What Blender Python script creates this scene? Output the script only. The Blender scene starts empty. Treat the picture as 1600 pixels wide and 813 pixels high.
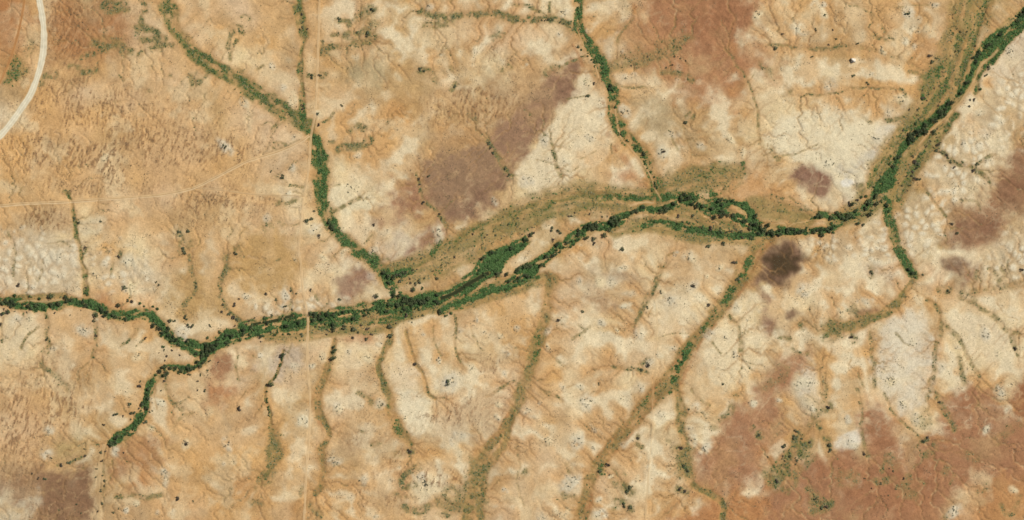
import bpy, math
import numpy as np

rng = np.random.default_rng(11)
SC = bpy.context.scene
COL = SC.collection
W0, H0 = 1600.0, 813.0            # metres of ground that the survey covers (1 m per map unit)
def wx(x): return x - W0 / 2      # map -> world
def wy(y): return H0 / 2 - y

# ------------------------------------------------------------------ noise
_T = [np.random.default_rng(100 + i).random((256, 256)).astype(np.float32) for i in range(12)]
def vnoise(x, y, seed=0):
    t = _T[seed % 12]
    ox, oy = (seed * 37.7) % 256, (seed * 91.3) % 256
    x = x + ox; y = y + oy
    xi = np.floor(x).astype(np.int32); yi = np.floor(y).astype(np.int32)
    u = (x - xi).astype(np.float32); v = (y - yi).astype(np.float32)
    u = u * u * (3 - 2 * u); v = v * v * (3 - 2 * v)
    x0 = xi & 255; x1 = (xi + 1) & 255; y0 = yi & 255; y1 = (yi + 1) & 255
    a = t[y0, x0] * (1 - u) + t[y0, x1] * u
    b = t[y1, x0] * (1 - u) + t[y1, x1] * u
    return a * (1 - v) + b * v
def fbm(x, y, scale, seed=0, octv=4, gain=.5):
    s = 0; a = 1; n = 0; f = 1 / scale
    for i in range(octv):
        s = s + a * vnoise(x * f, y * f, seed + i * 3); n += a; a *= gain; f *= 2.03
    return s / n                                        # 0..1, mean .5
def sstep(a, b, x):
    t = np.clip((x - a) / (b - a), 0, 1); return t * t * (3 - 2 * t)

# ------------------------------------------------------------------ raster domain
PAD = 48
NX, NY = int(W0) + 2 * PAD, int(H0) + 2 * PAD
gx = np.arange(NX, dtype=np.float32) - PAD
gy = np.arange(NY, dtype=np.float32) - PAD
X, Y = np.meshgrid(gx, gy)
WX = X + 9 * (fbm(X, Y, 34, 1, 3) - .5) + 4 * (fbm(X, Y, 9, 2, 3) - .5)
WY = Y + 9 * (fbm(X, Y, 34, 3, 3) - .5) + 4 * (fbm(X, Y, 9, 4, 3) - .5)
VX = X + 4.5 * (fbm(X, Y, 14, 5, 3) - .5); VY = Y + 4.5 * (fbm(X, Y, 14, 6, 3) - .5)

def lin(c):
    c = np.asarray(c, dtype=np.float32) / 255.
    return np.where(c <= .04045, c / 12.92, ((c + .055) / 1.055) ** 2.4).astype(np.float32)
KLIGHT = np.array([1.45, 1.46, 1.47], dtype=np.float32)       # light on flat ground, so that soil colours come out as albedo
def alb(c): return lin(c) / KLIGHT

# ------------------------------------------------------------------ soil types on a 40 m grid
PAL = dict(s=(213, 176, 126), o=(212, 170, 114), O=(199, 154, 101), p=(219, 187, 143), c=(232, 210, 164), w=(219, 205, 172),
           r=(168, 117, 80), R=(181, 131, 86), b=(165, 130, 98), d=(125, 100, 75), y=(197, 164, 115), k=(189, 162, 120), g=(180, 150, 96))
SOIL = [
 "RoRkRssssp" "ssopsyysss" "pcssORrrrs" "ssosoosyyy",
 "RsRRRpspos" "osopsyyssp" "ppsoyOrrrs" "ssosssoyyp",
 "OpoosssspC" "skoykysyyc" "ssPsoyRyRR" "ssyosoyypc",
 "kosppppsss" "ppssyyysyk" "sscsooRRRp" "pssoooossw",
 "woooosssyp" "psoooOyyys" "yycsokyyOs" "ccsoooopwy",
 "ooosysssss" "ppsoooyOOy" "ycccoopyyc" "cccccwgowy",
 "ososssssos" "ppocoosyyy" "cwcooOosop" "occwkoywwy",
 "sssspppsps" "scsccsyyyy" "ccyyOOyyyo" "oowwogspkk",
 "skpcsssyys" "spccssyyyy" "yyyyyyyyoo" "oooyyypkky",
 "pwccocsyso" "ospppwsyyo" "ygopoosyyy" "gyyppwgwpw",
 "pcwcpwpyso" "oosckgyoyo" "yspkscsssg" "ksspwppkwk",
 "spssopyyyo" "sspkkyyyys" "oppysccccc" "scsssoopss",
 "cpspssyyyy" "psssyoospo" "ospcscsscc" "kscspyyccc",
 "ccpssosnys" "kkpccoooco" "ospossspcc" "ooooopsccc",
 "sssysssssp" "ypypscocop" "posscsoocs" "Rwoscssoos",
 "ssysssssos" "oysposcspp" "pppsoscsop" "owosppoOsO",
 "ppsyysssss" "oyssoscpkp" "pspsscccsR" "oOowRssoOR",
 "ssyyyOsooo" "ooskssooos" "spsssssprR" "RyypRyRRyR",
 "kkkyyRsooO" "oooosssoks" "ssppsssORr" "RRRRRRrRRR",
 "wkkkkkssoo" "oOoossssyp" "sssspsoOOO" "ORRyrrrpRO"]
_pal = {k: lin(v) for k, v in PAL.items()}
_pal['C'] = _pal['c']; _pal['P'] = _pal['p']; _pal['n'] = _pal['s']
G = np.array([[_pal[ch] for ch in row] for row in SOIL], dtype=np.float32)      # 20 x 40 x 3
def grid_sample(px, py):
    fx = px / 40. - .5; fy = py / 40.65 - .5
    fx = np.clip(fx, 0, 38.999); fy = np.clip(fy, 0, 18.999)
    xi = fx.astype(int); yi = fy.astype(int)
    u = (fx - xi)[..., None]; v = (fy - yi)[..., None]
    u = u * u * (3 - 2 * u); v = v * v * (3 - 2 * v)
    return (G[yi, xi] * (1 - u) + G[yi, xi + 1] * u) * (1 - v) + (G[yi + 1, xi] * (1 - u) + G[yi + 1, xi + 1] * u) * v
bwx = X + 46 * (fbm(X, Y, 60, 7, 4) - .5); bwy = Y + 46 * (fbm(X, Y, 60, 8, 4) - .5)
C = grid_sample(bwx, bwy)

# mottling: large pink/orange drift, medium blotches
n1 = fbm(X, Y, 90, 9, 4) - .5; n2 = fbm(X, Y, 24, 10, 4) - .5; n3 = fbm(X, Y, 5, 11, 3) - .5
n2b = fbm(X * .45 + Y * .2, Y - X * .1, 20, 4, 4) - .5
C = C * (1 + .30 * n2 + .16 * n1 + .12 * n3 + .14 * n2b)[..., None]
hue = (fbm(X, Y, 46, 2, 4) - .5)
C[..., 2] *= 1 + .24 * hue; C[..., 0] *= 1 - .08 * hue

ALL = (slice(0, NY), slice(0, NX))
def blend(c, a, w=ALL):
    if w is None: return
    C[w] = C[w] * (1 - a[..., None]) + lin(c) * a[..., None]
def fmax(A, w, v):
    if w is not None: A[w] = np.maximum(A[w], v)
def fsub(A, w, v):
    if w is not None: A[w] -= v

def windows(x0, x1, y0, y1):
    i0 = max(0, int(x0 + PAD)); i1 = min(NX, int(x1 + PAD) + 2)
    j0 = max(0, int(y0 + PAD)); j1 = min(NY, int(y1 + PAD) + 2)
    return (slice(j0, j1), slice(i0, i1)) if i1 > i0 and j1 > j0 else None

def poly_mask(pts, feather, rough=1.3):
    """soft-edged polygon, edges roughened by the warped coordinates"""
    P = np.array(pts, dtype=np.float32)
    pad = feather * 2.4 + 12
    w = windows(P[:, 0].min() - pad, P[:, 0].max() + pad, P[:, 1].min() - pad, P[:, 1].max() + pad)
    if w is None: return None, None
    x, y = WX[w], WY[w]
    d2 = np.full(x.shape, 1e9, dtype=np.float32); ins = np.zeros(x.shape, dtype=bool)
    for i in range(len(P)):
        a, b = P[i], P[(i + 1) % len(P)]
        e = b - a; L = max(float(e @ e), 1e-6)
        t = np.clip(((x - a[0]) * e[0] + (y - a[1]) * e[1]) / L, 0, 1)
        d2 = np.minimum(d2, (x - a[0] - t * e[0]) ** 2 + (y - a[1] - t * e[1]) ** 2)
        c = ((a[1] > y) != (b[1] > y))
        with np.errstate(divide='ignore', invalid='ignore'):
            ins ^= c & (x < (b[0] - a[0]) * (y - a[1]) / (b[1] - a[1] + 1e-9) + a[0])
    sd = np.where(ins, 1, -1) * np.sqrt(d2)
    sd = sd + rough * feather * (fbm(X[w], Y[w], 16, 3, 4) - .5) * 2
    return w, sstep(-feather, feather, sd)

def ell_mask(cx, cy, rx, ry, ang=0, soft=.5, warp=True):
    R = max(rx, ry) * 1.6 + 10
    w = windows(cx - R, cx + R, cy - R, cy + R)
    if w is None: return None, None
    x, y = ((WX[w], WY[w]) if warp else (VX[w], VY[w]))
    a = math.radians(ang); dx, dy = x - cx, y - cy
    u = (dx * math.cos(a) + dy * math.sin(a)) / rx; v = (-dx * math.sin(a) + dy * math.cos(a)) / ry
    d = np.sqrt(u * u + v * v)
    return w, 1 - sstep(1 - soft, 1 + soft, d)

def smooth_line(pts, step=4.0):
    """Catmull-Rom through the points; keeps extra columns (width)"""
    P = np.array(pts, dtype=np.float64)
    if len(P) < 2: return P
    Q = np.vstack([2 * P[0] - P[1], P, 2 * P[-1] - P[-2]])
    out = []
    for i in range(1, len(Q) - 2):
        n = max(1, int(np.hypot(*(Q[i + 1, :2] - Q[i, :2])) / step))
        t = np.arange(n)[:, None] / n
        out.append(.5 * ((2 * Q[i]) + (-Q[i - 1] + Q[i + 1]) * t + (2 * Q[i - 1] - 5 * Q[i] + 4 * Q[i + 1] - Q[i + 2]) * t ** 2
                         + (-Q[i - 1] + 3 * Q[i] - 3 * Q[i + 1] + Q[i + 2]) * t ** 3))
    out.append(P[-1:])
    return np.vstack(out)

def line_field(pts, width, warp=1.0, reach=1.6, ragged=0.):
    """window, q = distance/half-width (min over the line), s = length along, d = signed distance"""
    P = np.array([(p[0], p[1], p[2] if len(p) > 2 else width) for p in pts])
    P = smooth_line(P, 5)
    pad = P[:, 2].max() / 2 * reach + 5
    W = windows(P[:, 0].min() - pad, P[:, 0].max() + pad, P[:, 1].min() - pad, P[:, 1].max() + pad)
    if W is None: return None, None, None, None
    oy, ox = W[0].start, W[1].start
    shp = (W[0].stop - oy, W[1].stop - ox)
    q = np.full(shp, 9., dtype=np.float32); S = np.zeros(shp, dtype=np.float32); D = np.zeros(shp, dtype=np.float32)
    s0 = 0.
    for i in range(len(P) - 1):
        a, b = P[i], P[i + 1]
        hw = max(a[2], b[2]) / 2
        R = hw * reach + 5
        L = math.hypot(b[0] - a[0], b[1] - a[1])
        if L < 1e-6: continue
        w = windows(min(a[0], b[0]) - R, max(a[0], b[0]) + R, min(a[1], b[1]) - R, max(a[1], b[1]) + R)
        if w is None: s0 += L; continue
        l = (slice(w[0].start - oy, w[0].stop - oy), slice(w[1].start - ox, w[1].stop - ox))
        x = X[w] + (VX[w] - X[w]) * warp; y = Y[w] + (VY[w] - Y[w]) * warp
        ex, ey = (b[0] - a[0]) / L, (b[1] - a[1]) / L
        t = np.clip((x - a[0]) * ex + (y - a[1]) * ey, 0, L)
        dx, dy = x - a[0] - t * ex, y - a[1] - t * ey
        d = np.hypot(dx, dy); ww = (a[2] + (b[2] - a[2]) * t / L) / 2
        qq = d / ww
        m = qq < q[l]
        q[l] = np.where(m, qq, q[l]); S[l] = np.where(m, s0 + t, S[l])
        D[l] = np.where(m, d * np.sign(ex * dy - ey * dx + 1e-9), D[l])
        s0 += L
    if ragged:
        q = q / (1 - .8 * ragged + 2 * ragged * fbm(X[W], Y[W], 13, int(P[0, 0]) % 12, 3))
    return W, q, S, D

# ------------------------------------------------------------------ soil patches (outlines surveyed on the ground)
PATCH = [  # colour, feather, strength, outline
 ((185, 138, 98), 14, .92, [(965,70),(985,32),(1003,0),(1003,-48),(1190,-48),(1188,20),(1166,45),(1162,70),(1188,90),(1197,118),(1168,112),(1152,122),(1152,150),(1122,158),(1086,168),(1062,152),(1040,132),(1018,116),(988,108)]),
 ((172, 125, 90), 9, .9, [(1040,-48),(1185,-48),(1180,20),(1150,42),(1135,72),(1150,95),(1130,125),(1100,118),(1070,70),(1045,50),(1020,30)]),
 ((192, 152, 106), 10, .7, [(945,60),(985,40),(1010,60),(1020,90),(985,105),(960,100)]),
 ((176, 131, 96), 7, .93, [(1085,727),(1100,700),(1125,667),(1150,642),(1180,626),(1190,592),(1220,562),(1250,551),(1266,556),(1262,572),(1240,587),(1216,617),(1235,640),(1225,670),(1205,700),(1195,740),(1170,765),(1140,762),(1110,752)]),
 ((171, 126, 92), 7, .95, [(1190,780),(1230,748),(1265,716),(1300,706),(1345,711),(1347,646),(1355,634),(1390,650),(1400,688),(1445,692),(1466,665),(1480,627),(1500,606),(1550,611),(1566,640),(1660,650),(1660,775),(1560,748),(1520,742),(1490,772),(1476,820),(1450,861),(1180,861)]),
 ((187, 134, 88), 10, .9, [(1030,861),(1055,800),(1100,780),(1140,768),(1195,778),(1200,861)]),
 ((162, 112, 78), 7, .9, [(1578,615),(1600,590),(1660,570),(1660,650),(1590,650)]),
 ((190, 140, 92), 10, .6, [(1480,800),(1530,760),(1600,750),(1660,760),(1660,861),(1480,861)]),
 ((182, 148, 106), 20, .8, [(640,262),(700,205),(740,165),(790,120),(840,105),(905,92),(905,125),(890,158),(850,205),(810,262),(770,318),(700,346),(660,300)]),
 ((204, 154, 100), 10, .65, [(1035,288),(1100,262),(1180,268),(1232,298),(1268,330),(1300,338),(1200,347),(1150,318),(1080,300)]),
 ((202, 152, 98), 9, .6, [(1440,60),(1500,0),(1540,0),(1500,100),(1460,190),(1400,240),(1430,170)]),
 ((160, 127, 99), 4, .95, [(870,107),(885,98),(908,94),(907,112),(898,125),(897,142),(902,152),(888,160),(872,174),(860,188),(850,205),(838,222),(826,242),(812,255),(800,264),(785,250),(770,235),(765,215),(790,185),(820,168),(830,150),(850,125)]),
 ((158, 128, 99), 6, .95, [(660,253),(712,238),(750,222),(775,240),(792,262),(796,282),(780,300),(768,318),(737,333),(707,344),(696,336),(676,322),(664,290)]),
 ((142, 108, 86), 8, .75, [(878,110),(898,102),(900,120),(890,140),(880,150),(872,135)]),
 ((140, 108, 86), 8, .7, [(700,338),(735,328),(765,312),(790,278),(775,285),(750,305),(715,322)]),
 ((186, 156, 116), 5, .7, [(826,150),(850,138),(862,142),(848,156),(838,158)]),
 ((188, 154, 112), 8, .6, [(820,172),(850,165),(865,170),(850,185),(830,190)]),
 ((156, 120, 96), 6, 1.0, [(628,405),(640,385),(662,362),(690,348),(700,360),(690,376),(672,388),(652,400)]),
 ((163, 126, 97), 8, .75, [(590,347),(615,342),(640,340),(632,352),(605,358)]),
 ((164, 124, 94), 9, .95, [(608,298),(640,292),(658,300),(668,318),(650,326),(615,322)]),
 ((160, 126, 102), 3, .9, [(520,440),(545,427),(564,421),(578,425),(584,434),(580,446),(562,461),(540,476),(532,470),(526,455)]),
 ((208, 192, 162), 3, .6, [(576,428),(586,432),(592,445),(584,450),(578,440)]),
 ((146, 112, 90), 3, .95, [(1236,261),(1265,257),(1282,263),(1302,275),(1298,295),(1291,311),(1278,312),(1262,305),(1252,295),(1234,280)]),
 ((168, 136, 112), 5, .6, [(1242,265),(1262,268),(1268,285),(1258,292),(1246,280)]),
 ((138, 108, 86), 4, .95, [(1186,388),(1200,378),(1240,374),(1254,388),(1255,408),(1247,427),(1233,440),(1218,449),(1200,446),(1187,438),(1182,420),(1183,402)]),
 ((86, 71, 51), 7, .92, [(1194,400),(1215,388),(1240,392),(1250,405),(1243,424),(1226,438),(1206,441),(1192,430)]),
 ((160, 122, 90), 7, .92, [(1555,268),(1570,250),(1590,230),(1660,200),(1660,330),(1600,325),(1585,338),(1562,375),(1512,390),(1475,380),(1482,358),(1487,325),(1532,313),(1555,300)]),
 ((138, 100, 76), 8, .7, [(1570,275),(1600,255),(1620,300),(1590,318),(1565,300)]),
 ((136, 100, 78), 7, .6, [(1490,345),(1530,335),(1570,345),(1540,370),(1500,378)]),
 ((124, 92, 72), 4, .9, [(1477,408),(1500,400),(1522,402),(1524,418),(1505,424),(1510,440),(1495,438),(1478,420)]),
 ((150, 112, 86), 5, .6, [(1500,420),(1528,416),(1524,440),(1505,445)]),
 ((130, 99, 78), 3, .9, [(1335,484),(1350,478),(1376,480),(1378,488),(1360,491),(1338,494)]),
 ((128, 100, 80), 3, .9, [(1223,482),(1240,480),(1250,488),(1246,498),(1232,494)]),
 ((146, 112, 90), 4, .85, [(1198,498),(1210,496),(1214,510),(1210,522),(1196,520)]),
 ((154, 122, 98), 5, .8, [(1172,440),(1185,436),(1198,450),(1202,468),(1190,465),(1178,452)]),
 ((166, 132, 106), 4, .8, [(1183,492),(1196,488),(1200,510),(1198,528),(1188,515)]),
 ((142, 110, 83), 5, .92, [(80,736),(100,732),(147,728),(148,760),(146,790),(152,830),(150,861),(40,861),(50,795),(62,765),(70,745)]),
 ((152, 120, 90), 8, .8, [(-48,740),(10,738),(60,730),(72,745),(60,770),(40,790),(0,780),(-48,790)]),
 ((178, 150, 112), 6, .6, [(0,728),(25,725),(30,735),(5,738)]),
 ((214, 198, 160), 5, .85, [(-48,810),(10,802),(35,798),(45,785),(58,770),(62,780),(50,800),(46,830),(-48,861)]),
 ((178, 133, 92), 8, .7, [(172,712),(195,690),(235,684),(255,695),(250,715),(232,735),(210,738),(180,745)]),
 ((168, 124, 90), 4, .85, [(322,581),(336,562),(350,549),(364,553),(364,582),(345,600),(326,604)]),
 ((182, 130, 88), 7, .8, [(328,610),(362,604),(360,625),(340,632),(328,625)]),
 ((174, 134, 92), 7, .75, [(920,466),(955,460),(990,454),(985,468),(960,482),(930,482)]),
 ((168, 130, 94), 6, .7, [(952,424),(962,416),(972,424),(970,436),(955,440)]),
 ((197, 161, 106), 7, .8, [(362,385),(385,370),(430,366),(462,376),(470,400),(466,430),(440,452),(400,462),(370,450),(354,430),(352,405)]),
 ((192, 158, 104), 6, .6, [(268,425),(320,430),(345,470),(350,490),(290,505),(262,490),(258,455)]),
 ((184, 160, 108), 8, .7, [(85,690),(120,680),(132,695),(125,712),(100,718),(85,705)]),
 ((181, 162, 122), 9, .85, [(548,108),(560,95),(585,92),(602,108),(596,124),(570,126),(552,118)]),
 ((184, 160, 116), 11, .5, [(640,128),(665,122),(675,140),(655,152),(638,142)]),
 ((236, 216, 171), 3, .95, [(862,190),(890,160),(902,140),(904,120),(915,112),(925,125),(936,145),(948,168),(951,190),(952,203),(954,222),(940,248),(920,264),(900,272),(888,290),(866,300),(840,298),(815,290),(803,275),(815,257),(832,240),(850,212)]),
 ((226, 190, 140), 6, .7, [(905,240),(940,200),(952,215),(948,240),(920,262),(900,268)]),
 ((226, 208, 166), 4, .8, [(945,88),(948,68),(956,55),(964,50),(966,64),(960,80),(952,92)]),
 ((232, 206, 158), 4, .85, [(956,120),(970,112),(995,112),(1015,118),(1030,128),(1020,138),(985,128),(960,132)]),
 ((195, 160, 116), 8, .8, [(1055,95),(1080,86),(1100,92),(1130,98),(1125,112),(1090,112),(1065,105)]),
 ((193, 158, 112), 5, .8, [(1115,52),(1130,46),(1140,56),(1132,68),(1118,65)]),
 ((196, 166, 120), 3, .8, [(1050,132),(1060,126),(1064,134),(1054,138)]),
 ((186, 150, 104), 6, .7, [(1050,12),(1085,8),(1100,18),(1070,22)]),
 ((178, 156, 116), 14, .7, [(985,160),(1040,152),(1070,165),(1090,190),(1080,215),(1030,210),(990,195)]),
 ((238, 222, 179), 5, .9, [(1195,215),(1215,192),(1245,180),(1290,170),(1330,178),(1370,195),(1405,196),(1398,222),(1372,256),(1348,288),(1330,312),(1308,306),(1300,272),(1270,256),(1238,254),(1212,238)]),
 ((202, 190, 162), 6, .75, [(1308,268),(1340,250),(1365,232),(1372,240),(1350,265),(1320,280)]),
 ((222, 208, 180), 6, .5, [(1372,200),(1404,192),(1402,215),(1380,240),(1366,240)]),
 ((242, 236, 214), 2.5, .95, [(1316,283),(1322,278),(1332,280),(1334,286),(1326,290),(1318,289)]),
 ((222, 204, 168), 6, .7, [(1560,60),(1600,30),(1660,20),(1660,130),(1600,150),(1560,140),(1545,110)]),
 ((228, 214, 180), 6, .85, [(1372,522),(1386,505),(1418,488),(1448,502),(1464,528),(1458,560),(1452,600),(1440,640),(1404,652),(1386,622),(1370,592),(1365,556)]),
 ((230, 208, 164), 6, .8, [(1480,505),(1510,492),(1540,500),(1568,520),(1575,545),(1555,560),(1525,560),(1500,540)]),
 ((232, 222, 194), 2.5, .95, [(1299,697),(1312,682),(1328,672),(1344,671),(1346,692),(1334,700),(1318,704),(1304,702)]),
 ((222, 206, 172), 4, .8, [(1240,600),(1255,580),(1272,576),(1282,595),(1276,615),(1250,618)]),
 ((238, 222, 180), 5, .9, [(618,612),(640,604),(662,614),(684,624),(668,644),(668,664),(652,682),(636,668),(622,640)]),
 ((222, 204, 166), 8, .8, [(-48,395),(20,385),(60,380),(100,372),(128,378),(132,420),(130,448),(60,452),(-48,455)]),
 ((232, 218, 182), 4, .75, [(86,395),(104,378),(122,380),(128,404),(112,410),(90,408)]),
 ((228, 210, 166), 5, .7, [(118,350),(135,340),(160,345),(158,368),(130,378),(122,366)]),
 ((237, 220, 174), 4, .9, [(509,300),(522,288),(545,284),(560,300),(590,312),(582,328),(545,335),(520,332),(510,318)]),
 ((236, 216, 170), 5, .7, [(540,268),(560,262),(572,280),(566,300),(548,296)]),
 ((236, 216, 168), 3, .85, [(472,352),(490,348),(506,356),(502,368),(485,370)]),
 ((232, 210, 164), 4, .8, [(447,308),(458,296),(474,296),(474,345),(456,348),(446,330)]),
 ((230, 206, 160), 5, .8, [(428,296),(450,290),(474,292),(470,306),(440,306)]),
 ((206, 186, 152), 6, .75, [(570,410),(590,378),(620,366),(640,376),(630,398),(615,412),(598,414)]),
 ((226, 206, 164), 5, .8, [(535,405),(555,398),(568,412),(560,420),(530,422),(505,418)]),
 ((232, 208, 162), 7, .8, [(860,396),(890,392),(905,402),(890,415),(862,412)]),
 ((228, 200, 152), 14, .7, [(1015,475),(1050,460),(1075,480),(1060,520),(1035,540),(1010,545)]),
 ((238, 217, 170), 6, .9, [(1135,530),(1160,470),(1180,458),(1186,490),(1188,520),(1200,540),(1200,572),(1165,580),(1150,600),(1115,608),(1098,590),(1100,560)]),
 ((232, 206, 158), 5, .8, [(530,545),(545,536),(580,536),(600,534),(598,548),(560,550),(545,575),(532,570)]),
 ((232, 208, 164), 8, .8, [(602,575),(620,560),(650,570),(668,600),(640,615),(612,602)]),
 ((230, 206, 158), 7, .7, [(660,540),(700,520),(745,505),(770,500),(750,522),(700,545),(670,560)]),
 ((228, 206, 160), 7, .8, [(0,540),(18,500),(45,492),(62,500),(55,530),(38,560),(5,572)]),
 ((205, 186, 156), 8, .7, [(400,580),(440,545),(472,545),(470,575),(440,600)]),
 ((196, 178, 148), 5, .6, [(500,478),(535,462),(545,478),(535,488),(500,490)]),
 ((190, 166, 132), 7, .6, [(1020,435),(900,420),(925,412),(940,430),(925,458),(900,455),(885,440)]),
 ((202, 176, 138), 9, .7, [(690,650),(730,628),(780,618),(800,640),(770,680),(720,690),(690,675)]),
 ((188, 158, 118), 10, .6, [(520,680),(555,670),(590,690),(570,715),(530,705)]),
 ((166, 118, 84), 10, .6, [(1130,0),(1180,10),(1175,60),(1120,80),(1090,60),(1060,30),(1080,0)]),
 ((172, 126, 92), 9, .6, [(1082,725),(1105,700),(1140,662),(1170,640),(1180,670),(1165,730),(1130,770),(1095,755)]),
 ((190, 150, 105), 8, .6, [(1120,700),(1148,690),(1145,740),(1125,765),(1110,745)]),
 ((192, 160, 114), 9, .6, [(1200,668),(1230,650),(1236,640),(1222,668),(1205,690)]),
 ((166, 118, 84), 7, .7, [(1350,652),(1365,660),(1390,700),(1390,710),(1362,712),(1352,690)]),
 ((166, 118, 84), 9, .7, [(1230,720),(1300,715),(1380,720),(1430,712),(1470,720),(1480,760),(1440,800),(1400,813),(1340,780),(1280,740)]),
 ((190, 158, 116), 7, .75, [(1410,690),(1430,685),(1436,720),(1420,730),(1412,712)]),
 ((190, 156, 112), 8, .6, [(1525,690),(1548,675),(1552,700),(1535,705)]),
 ((198, 168, 122), 7, .6, [(1480,780),(1510,778),(1530,790),(1500,800),(1470,800)]),
 ((178, 124, 80), 9, .6, [(-48,0),(30,0),(50,30),(30,70),(-48,90)]),
 ((174, 128, 86), 14, .5, [(75,0),(180,0),(200,30),(150,60),(85,90)]),
 ((190, 134, 86), 6, .7, [(145,460),(175,462),(190,480),(165,484),(148,474)]),
 ((186, 128, 84), 9, .6, [(975,255),(1005,280),(1010,296),(985,292),(965,275)]),
 ((186, 132, 90), 8, .7, [(560,520),(600,528),(590,536),(545,534),(525,538)]),
]
# ------------------------------------------------------------------ river courses, gullies and floodplain
GREEN = np.zeros((NY, NX), np.float32)      # lush grass
SCRUB = np.zeros((NY, NX), np.float32)      # olive scrub
BARE = np.zeros((NY, NX), np.float32)       # channels: no growth
HGT = np.zeros((NY, NX), np.float32)

T1 = [(255,-40,18),(257,0,22),(265,22,24),(272,42,18),(285,60,17),(300,80,18),(320,97,20),(345,112,20),(370,125,22),(395,143,24),(420,160,24),(445,175,24),(465,187,26),(480,197,22)]
T1L = [(484,206,14),(492,220,18),(498,240,22),(503,265,24),(503,285,24),(500,305,22),(506,325,20),(515,345,22),(525,362,18),(540,380,18),(560,395,18),(580,407,18),(597,420,20),(606,436,20)]
T1B = [(468,-40,14),(468,0,14),(466,14,20),(472,40,20),(475,55,20),(473,70,8),(471,85,8),(469,100,14),(467,112,11),(472,130,7),(472,150,11),(472,170,13),(474,185,13)]
T2 = [(906,-40,12),(904,0,12),(905,15,12),(902,30,14),(905,45,14),(915,62,16),(925,78,18),(935,92,18),(942,108,18),(950,125,16),(958,140,16),(960,155,16),(958,170,18),(962,185,20),(968,200,20),(978,215,18),(992,228,18),(1005,242,18),(1015,262,16),(1022,280,16),(1026,297,18)]
T3 = [(1388,318,10),(1390,345,16),(1395,360,16),(1400,375,16),(1405,390,16),(1412,403,16),(1420,418,16),(1428,430,16)]
T3B = [(1424,440,8),(1415,455,9),(1405,470,13),(1390,485,15),(1370,495,14),(1345,505,16),(1320,512,16),(1298,515,20)]
T4 = [(1200,376,18),(1190,385,18),(1180,395,20),(1172,410,24),(1165,425,26),(1155,440,26),(1145,455,26),(1135,470,24),(1125,482,24),(1115,495,20),(1105,508,18),(1095,520,18),(1085,532,20),(1072,547,22),(1065,560,24),(1055,580,26),(1045,597,28),(1025,615,28),(1012,630,26),(1000,645,24),(990,660,22),(975,675,20),(962,690,20),(950,705,18),(940,720,18),(928,735,18),(922,750,18),(920,765,18),(915,785,20),(908,815,22),(900,860,22)]
T5 = [(862,436,20),(858,460,16),(855,480,14),(850,495,16),(846,515,20),(840,535,20),(835,555,20),(830,570,20),(826,590,20),(818,610,24),(810,630,22),(803,645,16),(795,660,14),(785,675,14),(772,690,14),(760,705,18),(750,720,24),(745,735,24),(744,750,22),(742,765,18),(735,785,16),(728,815,16),(725,860,16)]
T5B = [(800,650,8),(795,668,8),(790,690,9),(780,708,9),(765,725,12),(755,745,14),(752,770,12),(748,790,10),(752,815,12)]
T6 = [(608,512,9),(610,526,10),(605,540,9),(598,555,9),(592,565,8),(592,580,9),(600,600,12),(606,618,14),(611,640,14),(617,655,16),(623,670,20),(632,682,14),(642,694,8)]
T6B = [(634,518,5),(640,540,5),(645,555,5),(650,572,7),(660,585,5),(664,600,5),(668,615,7),(680,622,5)]
T6C = [(522,532,7),(520,548,9),(514,568,10),(508,590,9),(500,608,12),(495,625,13),(498,645,12),(508,662,10),(515,678,8),(508,692,8),(500,702,12),(504,718,12),(505,735,10),(500,748,9),(503,758,12),(493,772,10)]
T6D = [(443,548,4),(438,565,4),(432,585,5),(420,600,5),(415,612,4),(417,630,4),(424,648,4),(422,660,7),(425,672,12),(430,690,16),(434,705,18),(428,720,16),(418,735,16),(408,750,14)]
T7 = [(104,303,4),(112,318,5),(115,335,7),(118,350,8),(118,365,7),(122,380,7),(126,395,5),(128,410,5),(132,425,7),(133,445,9),(134,462,9)]
T13 = [(1055,595,10),(1060,625,12),(1066,645,14),(1063,665,14),(1068,682,12),(1072,700,16),(1070,720,18),(1076,740,18),(1080,755,12),(1092,765,10),(1108,770,10),(1122,780,10),(1131,795,10),(1128,815,10)]
MAIN = [(-40,468,10),(0,470,12),(30,474,14),(60,478,14),(85,477,14),(110,470,14),(135,474,14),(155,482,13),(175,492,14),(195,493,16),(215,490,16),(232,492,16),(245,505,18),(258,519,18),(272,530,18),(290,539,18),(310,546,18),(330,543,20),(350,531,20),(372,522,20),(392,516,26),(415,511,26),(440,506,24),(465,503,22),(490,499,20),(520,495,22),(550,490,22),(580,484,22),(610,477,22),(640,472,22),(665,470,22),(690,464,20),(708,457,20),(725,447,24),(742,436,28),(755,424,34),(768,411,34),(785,397,24),(803,387,16),(818,379,14)]
SWA = [(322,552,16),(315,566,16),(300,575,12),(280,576,12),(260,577,12),(247,586,13),(238,597,12),(231,612,12),(227,628,12),(222,645,12),(212,662,11),(200,675,12),(188,683,13),(174,693,10)]
MID2 = [(690,485,10),(730,468,14),(765,455,16),(795,443,18),(820,428,22),(845,408,14),(868,392,16),(885,382,16),(902,368,15),(918,358,16),(935,353,16),(950,357,16),(960,346,16),(978,338,12),(995,331,11),(1015,326,12),(1035,326,14),(1050,320,16),(1066,313,16),(1085,313,14),(1098,322,20),(1115,325,22),(1130,318,18),(1140,315,10)]
MID3 = [(1110,328,18),(1130,330,12),(1145,336,12),(1158,343,12),(1170,350,14),(1185,355,14),(1205,361,14),(1230,361,13),(1255,361,12),(1280,360,11),(1300,357,10),(1315,350,10)]
MID4 = [(1143,318,6),(1160,321,12),(1170,330,14),(1176,342,14),(1180,354,10)]
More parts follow.
